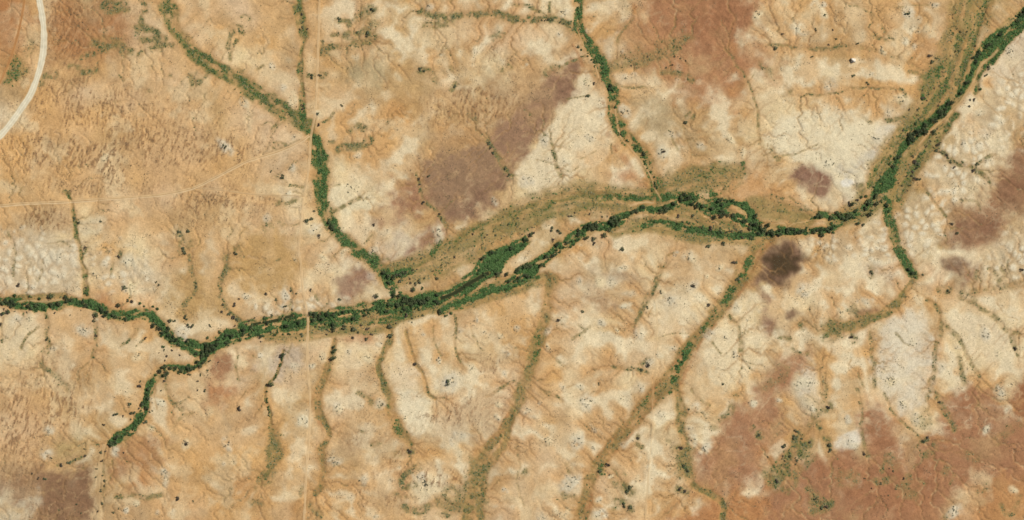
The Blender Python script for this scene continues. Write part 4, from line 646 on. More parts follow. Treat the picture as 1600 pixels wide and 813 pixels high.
# faint streaky drift everywhere
C *= (1 + .26 * (fbm(X, Y, 2.4, 1, 2) - .5))[..., None]
C = np.clip(C, .01, .92)

# ------------------------------------------------------------------ relief
HGT = np.maximum(HGT, -3.2)
base = 5 * (fbm(X, Y, 220, 6, 3) - .5)
HGT = base + HGT
micro = (.55 * (fbm(X, Y, 7, 9, 3) - .5) + 2.6 * (fbm(X, Y, 26, 10, 4) - .5)) * (1 - FLAT)
HGT = HGT + micro + .5 * ripm + .5 * BAD * (cap - .6 * seam) * (1 - FLAT)

def samp(A, px, py):
    fx = np.clip(np.asarray(px, float) + PAD, 0, NX - 1.001); fy = np.clip(np.asarray(py, float) + PAD, 0, NY - 1.001)
    xi = fx.astype(int); yi = fy.astype(int); u = fx - xi; v = fy - yi
    if A.ndim == 3: u = u[..., None]; v = v[..., None]
    return (A[yi, xi] * (1 - u) + A[yi, xi + 1] * u) * (1 - v) + (A[yi + 1, xi] * (1 - u) + A[yi + 1, xi + 1] * u) * v

# ------------------------------------------------------------------ mesh helpers
def mesh_np(name, verts, faces4, cols=None, mat=None, smooth=False):
    me = bpy.data.meshes.new(name)
    verts = np.ascontiguousarray(verts, dtype=np.float32); faces = np.ascontiguousarray(faces4, dtype=np.int32)
    k = faces.shape[1]
    me.vertices.add(len(verts)); me.vertices.foreach_set('co', verts.ravel())
    me.loops.add(faces.size); me.loops.foreach_set('vertex_index', faces.ravel())
    me.polygons.add(len(faces)); me.polygons.foreach_set('loop_start', np.arange(0, faces.size, k, dtype=np.int32))
    try: me.polygons.foreach_set('loop_total', np.full(len(faces), k, dtype=np.int32))
    except Exception: pass
    me.polygons.foreach_set('use_smooth', np.full(len(faces), smooth, dtype=bool))
    if cols is not None:
        ca = me.color_attributes.new('soil', 'FLOAT_COLOR', 'POINT')
        c4 = np.ones((len(verts), 4), np.float32); c4[:, :3] = cols
        ca.data.foreach_set('color', c4.ravel())
    me.update(calc_edges=True); me.validate()
    if mat: me.materials.append(mat)
    return me
def link(name, me, parent=None):
    o = bpy.data.objects.new(name, me); COL.objects.link(o)
    if parent: o.parent = parent
    return o

def ground_mat(name, scale, amp, rough=1.0, spec=.0):
    m = bpy.data.materials.new(name); m.use_nodes = True
    nt = m.node_tree; b = nt.nodes['Principled BSDF']
    at = nt.nodes.new('ShaderNodeAttribute'); at.attribute_name = 'soil'
    tc = nt.nodes.new('ShaderNodeTexCoord')
    n1 = nt.nodes.new('ShaderNodeTexNoise'); n1.inputs['Scale'].default_value = scale; n1.inputs['Detail'].default_value = 5
    nt.links.new(tc.outputs['Object'], n1.inputs['Vector'])
    mr = nt.nodes.new('ShaderNodeMapRange'); mr.inputs[1].default_value = .25; mr.inputs[2].default_value = .75
    mr.inputs[3].default_value = 1 - amp; mr.inputs[4].default_value = 1 + amp
    nt.links.new(n1.outputs['Fac'], mr.inputs[0])
    mx = nt.nodes.new('ShaderNodeVectorMath'); mx.operation = 'SCALE'
    nt.links.new(at.outputs['Color'], mx.inputs[0]); nt.links.new(mr.outputs[0], mx.inputs['Scale'])
    nt.links.new(mx.outputs[0], b.inputs['Base Color'])
    b.inputs['Roughness'].default_value = rough; b.inputs['Specular IOR Level'].default_value = spec
    bp = nt.nodes.new('ShaderNodeBump'); bp.inputs['Strength'].default_value = .35; bp.inputs['Distance'].default_value = .6
    nt.links.new(n1.outputs['Fac'], bp.inputs['Height']); nt.links.new(bp.outputs[0], b.inputs['Normal'])
    return m
M_SOIL = ground_mat('bare_soil', .5, .17)
M_ROAD = ground_mat('gravel_and_sand', .6, .06)
M_WATER = ground_mat('muddy_water', .2, .08, .55, .08)

def leaf_mat(name, c_lo, c_hi, rnd=.25):
    m = bpy.data.materials.new(name); m.use_nodes = True
    nt = m.node_tree; b = nt.nodes['Principled BSDF']
    at = nt.nodes.new('ShaderNodeAttribute'); at.attribute_name = 'soil'
    oi = nt.nodes.new('ShaderNodeObjectInfo')
    ad = nt.nodes.new('ShaderNodeMath'); ad.operation = 'MULTIPLY_ADD'; ad.inputs[1].default_value = rnd * 2; ad.inputs[2].default_value = -rnd
    nt.links.new(oi.outputs['Random'], ad.inputs[0])
    sm = nt.nodes.new('ShaderNodeMath'); sm.operation = 'ADD'; sm.use_clamp = True
    sp = nt.nodes.new('ShaderNodeSeparateColor'); nt.links.new(at.outputs['Color'], sp.inputs[0])
    nt.links.new(sp.outputs[0], sm.inputs[0]); nt.links.new(ad.outputs[0], sm.inputs[1])
    mx = nt.nodes.new('ShaderNodeMix'); mx.data_type = 'RGBA'
    mx.inputs['A'].default_value = (*c_lo, 1); mx.inputs['B'].default_value = (*c_hi, 1)
    nt.links.new(sm.outputs[0], mx.inputs['Factor']); nt.links.new(mx.outputs['Result'], b.inputs['Base Color'])
    b.inputs['Roughness'].default_value = .8; b.inputs['Specular IOR Level'].default_value = .1
    return m
M_TREE = leaf_mat('dark_leaves', (.044, .058, .030), (.110, .135, .060), .4)
M_THICK = leaf_mat('fresh_leaves', (.048, .088, .032), (.112, .168, .062))
M_BUSH = leaf_mat('grey_green_leaves', (.075, .085, .045), (.14, .15, .08))
M_BRN = leaf_mat('brown_twigs', (.07, .055, .04), (.13, .105, .07))
M_MND = leaf_mat('dusty_leaves', (.085, .092, .062), (.16, .16, .105))
def tint_mat(name):
    m = bpy.data.materials.new(name); m.use_nodes = True
    nt = m.node_tree; b = nt.nodes['Principled BSDF']
    at = nt.nodes.new('ShaderNodeAttribute'); at.attribute_name = 'soil'
    nt.links.new(at.outputs['Color'], b.inputs['Base Color']); b.inputs['Roughness'].default_value = .85; b.inputs['Specular IOR Level'].default_value = .05
    return m
M_GRASS = tint_mat('grass_blades')
def bark_mat():
    m = bpy.data.materials.new('bark'); m.use_nodes = True
    nt = m.node_tree; b = nt.nodes['Principled BSDF']
    n = nt.nodes.new('ShaderNodeTexNoise'); n.inputs['Scale'].default_value = 6
    r = nt.nodes.new('ShaderNodeValToRGB'); r.color_ramp.elements[0].color = (.05, .035, .025, 1); r.color_ramp.elements[1].color = (.16, .12, .085, 1)
    nt.links.new(n.outputs['Fac'], r.inputs[0]); nt.links.new(r.outputs[0], b.inputs['Base Color']); b.inputs['Roughness'].default_value = .95
    return m
M_BARK = bark_mat()

# ------------------------------------------------------------------ the ground: one sheet out to the horizon
STEP = 1.25
fx = np.arange(-PAD + 2, W0 + PAD - 2 + .1, STEP); fy = np.arange(-PAD + 2, H0 + PAD - 2 + .1, STEP)
far = np.cumsum(1.5 * 1.22 ** np.arange(33))                       # growing steps outward, about 5 km
ax = np.concatenate([fx[0] - far[::-1], fx, fx[-1] + far]); ay = np.concatenate([fy[0] - far[::-1], fy, fy[-1] + far])
AX, AY = np.meshgrid(ax, ay)
def mirror(v, lo, hi):
    t = np.mod(v - lo, 2 * (hi - lo)); return lo + np.where(t > hi - lo, 2 * (hi - lo) - t, t)
MXX, MYY = mirror(AX, -PAD + 2, W0 + PAD - 2), mirror(AY, -PAD + 2, H0 + PAD - 2)
z = samp(HGT, MXX, MYY)
out = np.maximum(np.maximum(-PAD + 2 - AX, AX - W0 - PAD + 2), np.maximum(-PAD + 2 - AY, AY - H0 - PAD + 2))
out = np.clip(out, 0, None)
z = z * np.exp(-out / 500.)
cc = samp(C, MXX, MYY)
mean = lin((205, 166, 114)); far_w = (1 - np.exp(-out / 700.))[..., None]
cc = (cc * (1 - far_w) + mean * (1 + .5 * (fbm(AX, AY, 300, 3, 3) - .5))[..., None] * far_w) / KLIGHT
nyy, nxx = AX.shape
idx = np.arange(nyy * nxx).reshape(nyy, nxx)
F = np.stack([idx[1:, :-1], idx[1:, 1:], idx[:-1, 1:], idx[:-1, :-1]], -1).reshape(-1, 4)
g = link('ground', mesh_np('ground', np.stack([wx(AX), wy(AY), z], -1).reshape(-1, 3), F, cc.reshape(-1, 3), M_SOIL, True))
g['kind'] = 'structure'; g['label'] = 'dry sandy plain of orange, cream and brown soils'

# ------------------------------------------------------------------ roads, tracks, beds, water: ribbons laid on the ground
def build_ribbon(name, label, cat, pts, width, cols, lift):
    P = smooth_line(np.array(pts, float), 2.5)
    t = np.gradient(P, axis=0); t /= np.linalg.norm(t, axis=1)[:, None] + 1e-9
    nrm = np.stack([-t[:, 1], t[:, 0]], -1)
    k = len(cols)
    ca = np.array([alb(c) for c in cols])
    V, Cc = [], []
    s = np.arange(len(P))
    isw = name == 'river_bed' or name == 'footpath'
    if name == 'river_bed': width *= .72
    wv = width * (1 + (.5 if isw else .24) * (fbm(P[:, 0], P[:, 1], 14, 4, 2) - .5) * 2)
    for j in range(k):
        o = (j / (k - 1) - .5)
        jit = (fbm(P[:, 0] + j * 40, P[:, 1], 6, 3, 2) - .5) * ((3.4 if isw else 1.6) if j in (0, k - 1) else (1.6 if isw else .5))
        p = P + nrm * (o * wv + jit)[:, None]
        zz = samp(HGT, p[:, 0], p[:, 1])
        zz = np.maximum(zz, samp(HGT, P[:, 0], P[:, 1]) - .15) + lift + .05 - (.12 if j in (0, k - 1) else 0)
        V.append(np.stack([wx(p[:, 0]), wy(p[:, 1]), zz], -1))
        cn = ca[j] * (1 + .3 * (fbm(p[:, 0], p[:, 1], 5, 8, 3) - .5))[:, None]
        if name in ('dirt_track', 'footpath', 'river_bed'):
            fade = np.clip(.55 + .7 * fbm(P[:, 0], P[:, 1], 34, 6, 3) if name != 'footpath' else .9 * fbm(P[:, 0], P[:, 1], 30, 6, 3) - .05, .1, .9)[:, None]
            fade = fade * (.72 if width < 4.5 else 1)
            cn = cn * fade + (1 - fade) * samp(C, p[:, 0], p[:, 1]) / KLIGHT
        if j in (0, k - 1) and not name.startswith('water'):
            cn = cn * .5 + .5 * samp(C, p[:, 0], p[:, 1]) / KLIGHT
        Cc.append(cn)
    V = np.stack(V, 1); Cc = np.stack(Cc, 1)
    n = len(P); id_ = np.arange(n * k).reshape(n, k)
    Fq = np.stack([id_[:-1, :-1], id_[:-1, 1:], id_[1:, 1:], id_[1:, :-1]], -1).reshape(-1, 4)
    # faces must look up
    a, b_, c_ = V.reshape(-1, 3)[Fq[0, 0]], V.reshape(-1, 3)[Fq[0, 1]], V.reshape(-1, 3)[Fq[0, 2]]
    if np.cross(b_ - a, c_ - a)[2] < 0: Fq = Fq[:, ::-1]
    o = link(name, mesh_np(name, V.reshape(-1, 3), Fq, Cc.reshape(-1, 3), M_WATER if name.startswith('water') else M_ROAD, True))
    o['kind'] = 'structure'; o['label'] = label
for r in RIBBONS: build_ribbon(*r)

# ------------------------------------------------------------------ leaf clumps
def clump(n, seed, flat=.75, leaf=.3, lobes=6, upbias=.4):
    """unit-radius crown: leaf-sized faces spread through several lobes; returns verts, faces, tone"""
    r = np.random.default_rng(seed)
    ang = r.uniform(0, 2 * np.pi, lobes); rad = r.uniform(.25, .8, lobes)
    cen = np.stack([np.cos(ang) * rad, np.sin(ang) * rad, r.uniform(-.25, .35, lobes) * flat], -1); cen[0] = (0, 0, .25 * flat)
    size = r.uniform(.3, .52, lobes); size[0] = .5
    li = r.integers(0, lobes, n)
    d = r.normal(size=(n, 3)); d /= np.linalg.norm(d, axis=1)[:, None]
    rr = r.uniform(.45, 1.08, n) ** .6
    p = cen[li] + d * (size[li] * rr)[:, None] * np.array([1, 1, flat])
    nrm = d + np.array([0, 0, upbias]) + r.normal(size=(n, 3)) * .45
    nrm /= np.linalg.norm(nrm, axis=1)[:, None]
    t = np.cross(nrm, r.normal(size=(n, 3))); t /= np.linalg.norm(t, axis=1)[:, None]
    b = np.cross(nrm, t)
    s = leaf * r.uniform(.55, 1.15, n)[:, None]; s2 = s * r.uniform(.5, .95, n)[:, None]
    V = np.stack([p - t * s, p - b * s2 * .8 + nrm * .03, p + t * s, p + b * s2], 1)
    tone = np.clip(r.normal(.45, .26, n) + .25 * (r.random(lobes)[li] - .5), 0, 1)
    return V.reshape(-1, 3), np.arange(4 * n).reshape(n, 4), np.repeat(tone, 4)

def tube(p0, p1, r0, r1, seg=6):
    p0 = np.array(p0, float); p1 = np.array(p1, float); d = p1 - p0; d /= np.linalg.norm(d)
    u = np.cross(d, (0, 0, 1) if abs(d[2]) < .9 else (1, 0, 0)); u /= np.linalg.norm(u); v = np.cross(d, u)
    a = np.arange(seg) * 2 * np.pi / seg
    ring = np.cos(a)[:, None] * u + np.sin(a)[:, None] * v
    V = np.vstack([p0 + ring * r0, p1 + ring * r1]); i = np.arange(seg); j = (i + 1) % seg
    return V, np.stack([i, j, j + seg, i + seg], -1)

def trunk_mesh(seed, h=.75):
    r = np.random.default_rng(seed); Vs, Fs, n = [], [], 0
    parts = [((0, 0, -.25), (r.normal() * .04, r.normal() * .04, h * .55), .085, .06)]
    top = parts[0][1]
    for k in range(4):
        a = k * 1.57 + r.uniform(-.5, .5)
        parts.append((top, (math.cos(a) * .5, math.sin(a) * .5, h + r.uniform(.1, .45)), .05, .018))
    for p0, p1, r0, r1 in parts:
        V, Fq = tube(p0, p1, r0, r1); Vs.append(V); Fs.append(Fq + n); n += len(V)
    return mesh_np('trunk', np.vstack(Vs), np.vstack(Fs), None, M_BARK, True)

CROWNS, TRUNKS, BUSHES, MBUSH, BROWNB, THICKETS = [], [], [], [], [], []
for k in range(7):
    V, Fq, t = clump(250, 40 + k, .62, .19, 9)
    V = V + np.array([0, 0, .95])
    CROWNS.append(mesh_np('crown', V, Fq, np.repeat(t[:, None], 3, 1), M_TREE)); TRUNKS.append(trunk_mesh(k))
for k in range(4):
    V, Fq, t = clump(90, 140 + k, .6, .26, 6)
    THICKETS.append(mesh_np('thicket', V + np.array([0, 0, .5]), Fq, np.repeat(t[:, None], 3, 1), M_THICK))
for k in range(6):
    for lst, mat, off in ((BUSHES, M_BUSH, 0), (MBUSH, M_MND, 30), (BROWNB, M_BRN, 60)):
        V, Fq, t = clump(90 if mat is not M_MND else 70, 80 + k + off, .6, .24, 5)
        V = V + np.array([0, 0, .4])
        V[:, 2] = np.maximum(V[:, 2], -.05)
        lst.append(mesh_np('foliage', V, Fq, np.repeat(t[:, None], 3, 1), mat))

# ------------------------------------------------------------------ where trees and bushes stand
BELTS = [  # line, trees per 100 m, radius range, spread (half width)
 (MAIN[:6], 14, (2.2, 4.2), 5), ([(35,476),(52,478),(65,481),(75,482),(88,477)], 34, (2.6, 4.2), 4.5), ([(0,468),(12,471),(26,474)], 34, (2.6, 4.2), 5), ([(103,466),(118,467),(140,466)], 22, (2.2, 3.6), 3), ([(122,474),(135,478),(150,482),(166,490)], 32, (2.4, 4), 4), ([(176,494),(190,497),(208,496)], 30, (2.3, 3.6), 2.5), ([(198,470),(208,473)], 40, (2.5,3.6), 4), ([(133,432),(134,464)], 16, (2, 3), 3),
 ([(222,480),(240,477)], 20, (2.2, 3.4), 3), ([(234,499),(243,509),(252,518),(262,526)], 40, (2.6, 4.4), 5), ([(255,506),(262,518)], 20, (2.2, 3.6), 3), ([(265,528),(282,536),(305,538)], 34, (2.4, 4.2), 6), ([(312,550),(325,545),(345,536)], 44, (2.8, 4.8), 7), ([(325,552),(318,566),(310,572)], 40, (2.6, 4.2), 5),
 ([(253,574),(270,576),(290,576),(314,573)], 36, (2.5, 4.2), 4), ([(243,588),(255,585),(264,582)], 34, (2.5, 4), 4), ([(240,592),(232,606),(229,622),(226,640)], 26, (2.4, 4), 4.5), ([(222,648),(212,663),(200,676),(186,684),(174,692)], 30, (2.4, 4), 5), ([(310,580),(313,590),(309,597)], 26, (2, 3), 2),
 ([(350,530),(375,521),(400,515)], 28, (2.4, 4), 6), ([(352,538),(390,528),(440,520)], 14, (2, 3), 5), ([(385,510),(410,505),(440,500),(458,496)], 18, (2.2, 3.4), 2), ([(400,515),(440,508),(476,506)], 18, (2.2, 3.4), 6), ([(455,483),(457,498),(460,508)], 30, (2.4, 3.6), 4),
 ([(486,495),(510,494),(530,491)], 34, (2.5, 4.2), 6), ([(530,490),(560,488),(590,482)], 16, (2.2, 3.6), 7), ([(500,508),(540,505),(580,498)], 9, (2, 3.4), 5), ([(560,494),(600,482),(625,477)], 22, (2.3, 3.8), 6),
 ([(598,420),(606,436),(604,446)], 24, (2.4, 3.8), 3), ([(612,434),(622,430),(634,425)], 30, (2.6, 4), 2.5), ([(613,452),(622,462),(628,474)], 30, (2.4, 4), 4), ([(630,468),(645,470),(665,470)], 34, (3, 4.8), 6), ([(625,485),(645,482),(662,482)], 30, (2.6, 4.4), 6), ([(668,476),(690,472)], 20, (2.2, 3.6), 3.5), ([(680,462),(705,452)], 12, (2.2, 3.4), 3),
 ([(720,450),(740,440)], 10, (2, 3), 4), ([(750,432),(760,416),(770,404)], 14, (2.4, 3.8), 10), ([(765,396),(785,396),(805,386)], 14, (2.4, 3.8), 4), ([(818,384),(821,376),(824,372)], 50, (2.8, 4.4), 2.5), ([(772,426),(785,428),(796,430)], 40, (3, 4.4), 3), ([(805,424),(815,418),(824,414)], 34, (2.6, 4.2), 2.5), ([(788,440),(800,438),(815,440)], 30, (2.4, 4), 4), ([(810,436),(825,430)], 20, (2.2, 3.4), 4), ([(828,418),(840,412),(848,416)], 24, (2.4, 3.6), 3.5),
 ([(848,405),(860,402),(872,394),(884,386)], 36, (2.6, 4.2), 3), ([(884,384),(898,374),(908,366)], 34, (2.6, 4.2), 5), ([(862,374),(872,380)], 22, (2.4, 3.4), 3.5), ([(908,362),(920,356),(934,352)], 44, (2.8, 4.4), 4.5), ([(938,357),(952,360)], 26, (2.6, 4), 4), ([(953,358),(957,350),(962,344)], 55, (3.2, 4.8), 4.5), ([(962,342),(975,338),(988,336)], 44, (2.8, 4.2), 3.5), ([(990,333),(1003,326)], 40, (2.6, 4), 4), ([(828,366),(838,364)], 40, (3, 4), 1.5),
 ([(1040,328),(1052,320)], 36, (2.8, 4.2), 5), ([(1060,312),(1072,308),(1082,310)], 44, (3, 4.6), 4), ([(1082,316),(1095,322),(1106,326)], 40, (2.6, 4.2), 5), ([(1110,324),(1125,320),(1135,316)], 16, (2.6, 4), 6), ([(1128,314),(1136,312)], 60, (3, 4.6), 3), ([(1126,332),(1140,337),(1150,343)], 44, (2.8, 4.4), 3), ([(1156,345),(1168,348)], 30, (2.6, 3.8), 3), ([(1172,354),(1182,355),(1192,357)], 60, (3, 4.6), 5), ([(1196,356),(1204,362)], 50, (3, 4.4), 5), ([(1206,361),(1235,361),(1262,361),(1296,359)], 46, (2.8, 4.2), 4), ([(1022,300),(1026,290)], 34, (2.6, 4), 3),
 ([(1272,338),(1282,337)], 34, (2.6, 3.6), 2.5), ([(1293,343),(1300,340)], 40, (2.8, 3.8), 2.5), ([(1305,330),(1314,336),(1322,340),(1336,340)], 48, (2.8, 4.2), 4), ([(1308,352),(1300,354)], 40, (2.8, 4), 3),
 ([(1366,302),(1376,294),(1382,288)], 20, (2.6, 3.8), 5), ([(1394,262),(1400,248),(1406,240)], 26, (2.4, 3.6), 3), ([(1422,222),(1432,210),(1444,198)], 50, (3, 4.4), 4.5), ([(1448,192),(1458,187)], 30, (2.6, 3.6), 4), ([(1460,186),(1470,179),(1480,172)], 50, (3, 4.4), 5), ([(1480,166),(1490,160)], 46, (2.8, 4), 4), ([(1500,146),(1508,134),(1516,120),(1522,106)], 16, (2.4, 3.6), 4), ([(1522,94),(1532,84),(1540,76)], 36, (2.4, 3.6), 4), ([(1514,152),(1522,150)], 50, (2.6, 3.8), 5), ([(1540,74),(1560,56),(1580,40),(1600,20)], 16, (2.4, 3.4), 4), ([(1590,30),(1604,14)], 40, (2.6, 3.8), 3),
 ([(903,70),(915,85),(922,94)], 26, (2, 3), 2.5), ([(918,85),(926,94),(930,100)], 30, (2, 3), 3), ([(952,135),(960,142)], 40, (2.4, 3.4), 3), ([(958,150),(960,168)], 18, (1.8, 2.6), 2), ([(965,208),(978,220),(996,230)], 18, (2, 3), 3), ([(1000,233),(1006,242)], 60, (2.8, 3.8), 3), ([(1006,250),(1018,275),(1024,290)], 20, (2, 3), 3), ([(904,5),(902,30)], 10, (1.8, 2.4), 2), ([(845,32),(860,30),(882,36)], 20, (1.8, 2.6), 1.5),
 ([(600,345),(600,345)], 0, (2, 3), 1), ([(515,345),(520,358)], 40, (2.6, 3.6), 4), ([(472,165),(474,182)], 14, (2, 3), 4), ([(470,12),(474,30),(474,50)], 14, (2, 3), 6),
 ([(443,552),(436,575),(426,598),(418,612)], 20, (1.8, 2.8), 1.5), ([(416,614),(418,632),(422,655)], 20, (1.8, 2.6), 1.2), ([(522,538),(516,560)], 14, (2, 3.2), 2),
 ([(1424,424),(1432,432),(1440,430)], 40, (2.6, 3.8), 4), ([(1470,237),(1492,258)], 16, (2, 3), 1.5),
]
POINTS = """29,447,4 24,461,3 47,464,3 80,462,5 62,466,3 5,490,4 13,487,4 1,507,4 56,485,3 150,492,4 73,496,3 146,502,3 149,525,3 73,530,3 185,477,3.5 195,450,4
219,475,3 247,482,3 226,491,3 267,501,3.2 273,502,3 289,495,4 292,499,2.5 295,509,4 301,510,4 307,449,3 307,443,2 367,477,4 348,476,2.5 346,487,3 373,468,2 227,529,3 266,535,3 252,525,2.5 358,491,4 365,497,4.5 370,500,4 343,519,3 351,518,3 325,528,3 328,509,2.5 244,441,2 248,445,2
217,603,4 220,596,2 255,542,3 261,557,2.5 258,563,2 324,579,2.4 341,566,2 320,610,3 309,610,2 257,595,3 279,584,2.5 289,583,3 296,585,3
202,632,4 181,648,4 207,645,4.5 192,650,2.4 228,660,4 163,664,3 173,694,4.5 133,713,3 132,702,2 95,727,4 108,724,4 118,718,2.4 80,716,2 60,748,2.5 70,748,3.5 50,740,2 151,733,2 160,720,3 165,705,2 158,707,3 150,746,2 160,743,2 163,751,2.5 163,760,2.5 157,767,3 160,787,3 177,801,2.5 153,800,2 185,795,2 120,788,2 127,802,2 193,707,2 278,778,4.5 302,783,2 374,640,5 291,693,4
416,459,3 431,469,3 446,479,3 455,454,2.5 463,459,2 485,454,2.8 530,468,3 472,523,4 429,523,3 452,522,3 442,523,2 521,508,4 521,515,4 538,513,4.5 553,514,5 574,514,3.6 580,523,3 552,528,3 573,530,3.2 609,510,5 610,525,5.5 636,494,4 625,440,4 646,452,4.2 655,440,4.5 650,444,3.5 683,435,3.2 660,451,3 589,462,3.4 602,473,2.4 688,488,4.5 705,490,3 697,494,3 522,547,4 521,560,4.5 443,556,4.5 424,600,4.5 701,598,5.5 648,570,4 755,402,4 863,358,4 874,362,4.5
917,372,3.6 928,374,4.2 928,380,3.6 945,368,4 972,389,4 1020,329,3 1032,330,4 1039,330,4 1060,339,4 1083,337,3.6 1116,339,4 1112,358,4.5 1126,362,3 1158,362,3 1160,372,3.6 1173,373,3.6 1180,337,4 1107,385,4.5 1145,313,3 1130,380,4
1328,318,3.5 1333,320,4 1340,312,3.4 1347,308,3 1353,306,3 1357,316,5 1353,326,3.6 1369,306,4 1370,319,3.5 1377,314,2.8 1360,335,4 1362,329,2.4 1341,349,3.2 1349,351,3.6 1302,363,3 1387,320,4 1389,330,3 1424,275,2.5 1430,281,4 1435,280,4 1422,290,2.4 1338,329,3.4 1299,350,3
1459,207,4 1447,206,5 1431,193,3 1390,256,3 1427,244,3 1430,252,4.6 1434,257,4.6 1432,263,3 1426,268,3 1466,226,3 1469,223,2 1463,236,3.4 1469,238,2.5 1478,243,3 1485,253,3 1491,261,3 1527,257,3.5 1521,266,4 1453,87,4 1457,97,3.5 1463,91,2.5 1546,106,4 1541,118,3 1442,154,4 1515,166,2.6 1533,139,2.6
575,54,5.5 583,15,4.5 663,111,3 657,108,3.5 530,30,3.6 711,135,3.6 487,120,4 500,118,3.4 497,178,2.6 499,196,3 534,165,2.4 442,277,4 479,346,4.6 487,342,4 499,369,3.6 491,330,2.6 498,270,2.4 655,280,3 670,275,3 656,288,2.4 764,225,3.4 766,232,2.8 771,239,3.2 790,263,3.6 796,274,3.4 687,334,2.6 690,342,2.4 583,351,3 661,316,4 424,268,2 352,230,3 349,227,2.4 117,342,4 133,388,3.6 124,348,2.6 287,389,4.2 288,395,3.6 280,362,3.8 294,361,3.6 368,396,4 186,401,3.2 157,346,2.2
1361,425,4 1483,455,4 1596,423,3.6 1588,545,3.6 1330,527,4 1487,350,3.4 1496,364,3 1444,690,3.8 1450,684,3 1350,709,3.6 1297,695,4.2 1298,704,4 1244,674,4 1242,684,4.4 1225,698,4 1295,636,4 1275,780,3.2 1215,752,4 1284,794,4 1292,791,3.6 1245,720,3 1468,628,3
919,150,4 928,130,3 1072,191,3.6 1037,237,3.6 641,706,5 1014,571,4 1003,578,3.6 1012,480,3 949,728,4 938,736,4.2 980,768,5 985,762,4 975,790,4 984,793,4 1062,764,3.8 1071,768,3.6 997,684,3.6 936,600,2.4 1153,437,4 1147,409,3.6 1151,410,3 1108,477,3.6 1064,700,4 1068,728,4 1074,735,4 1186,681,3.6 1130,600,2.4 1076,640,2.4 1032,455,2.2 1083,447,3.8 911,487,3 873,500,3.4 823,412,2.6 1333,118,3.4 1356,130,3.2 1418,22,4 1275,46,2.4 1289,24,2.4 1301,47,2 1307,61,2.2 1223,53,2.4 1269,89,2.4 1295,70,2.2 1212,75,4 1340,68,2.4""".split()

plants = []   # (x, y, r, kind)
def far_enough(x, y, r, f=.72):
    for (a, b, c, k) in plants:
        if abs(a - x) < 10 and (a - x) ** 2 + (b - y) ** 2 < (f * (c + r)) ** 2: return False
    return True
for tkn in POINTS:
    x, y, r = map(float, tkn.split(','))
    if far_enough(x, y, r, .6): plants.append((x, y, r, 'iso'))
n_iso = len(plants)
for pts, dens, (r0, r1), spread in BELTS:
    P = smooth_line(np.array([(p[0], p[1]) for p in pts], float), 3)
    seg = np.hypot(*np.diff(P, axis=0).T); L = seg.sum()
    if L < 1: continue
    cum = np.concatenate([[0], np.cumsum(seg)])
    for _ in range(int(round(dens * L / 100 * 1.05))):
        for tr in range(6):
            s = rng.uniform(0, L); x = np.interp(s, cum, P[:, 0]) + rng.normal() * spread * .55; y = np.interp(s, cum, P[:, 1]) + rng.normal() * spread * .55
            r = rng.uniform(r0, r1)
            gv = float(samp(GREEN, x, y))
            if rng.random() > .25 + 1.1 * gv: continue
            if far_enough(x, y, r, .55): plants.append((x, y, r * (.8 if rng.random() < .45 else 1.05), 'belt')); break
# small bushes strewn over the banks and the dry floodplain
for poly_line, nb_, sp_ in [([(385,526),(440,520),(500,513),(560,510),(620,503),(660,494)], 42, 9), ([(5,462),(60,463),(110,462)], 12, 4), ([(0,485),(60,488),(120,486),(200,505)], 12, 6), ([(250,548),(290,552),(330,562)], 10, 8), ([(345,520),(400,500),(450,488)], 10, 5), ([(640,440),(700,410),(760,375),(840,350)], 26, 22), ([(1050,345),(1110,355),(1160,365)], 16, 10), ([(1520,10),(1495,80),(1455,160),(1410,225)], 40, 26), ([(1470,200),(1430,255),(1400,310)], 16, 14), ([(1300,345),(1350,335)], 8, 8), ([(880,340),(950,335)], 8, 10), ([(1200,720),(1240,710),(1262,690)], 12, 18), ([(1380,740),(1420,750),(1330,760)], 8, 20), ([(1100,100),(1030,90),(960,105)], 8, 14), ([(205,655),(240,640),(255,600)], 12, 12)]:
    P = smooth_line(np.array(poly_line, float), 3)
    for _ in range(nb_):
        p = P[int(rng.integers(0, len(P)))]; x, y, r = p[0] + rng.normal() * sp_ * .5, p[1] + rng.normal() * sp_ * .5, rng.uniform(1.3, 2.6)
        if float(samp(FLAT, x, y)) < .2 and far_enough(x, y, r, .9): plants.append((x, y, r, 'bank'))
print('plants', len(plants), 'iso', n_iso)

# ------------------------------------------------------------------ words that say where a plant stands
def xat(line, y):
    P = np.array([(p[0], p[1]) for p in line]); o = np.argsort(P[:, 1]); return float(np.interp(y, P[o, 1], P[o, 0]))
def yat(line, x):
    P = np.array([(p[0], p[1]) for p in line]); o = np.argsort(P[:, 0]); return float(np.interp(x, P[o, 0], P[o, 1]))
ROAD = [(61,0),(68,60),(63,105),(48,147),(22,186),(8,204),(-60,270)]
TRK = [(499,0),(495,140),(484,240),(470,353),(470,408),(481,500),(480,566),(484,640),(475,813)]
EW = [(0,322),(110,316),(240,306),(330,281),(400,248),(483,212)]
RIV = [(0,470),(85,477),(135,474),(175,492),(232,492),(272,530),(310,546),(350,531),(415,511),(490,499),(580,484),(640,472),(708,457),(768,430),(850,400),(950,357),(1040,325),(1110,325),(1185,355),(1300,357),(1350,325),(1385,284),(1404,242),(1434,207),(1482,168),(1514,124),(1543,74),(1600,20)]
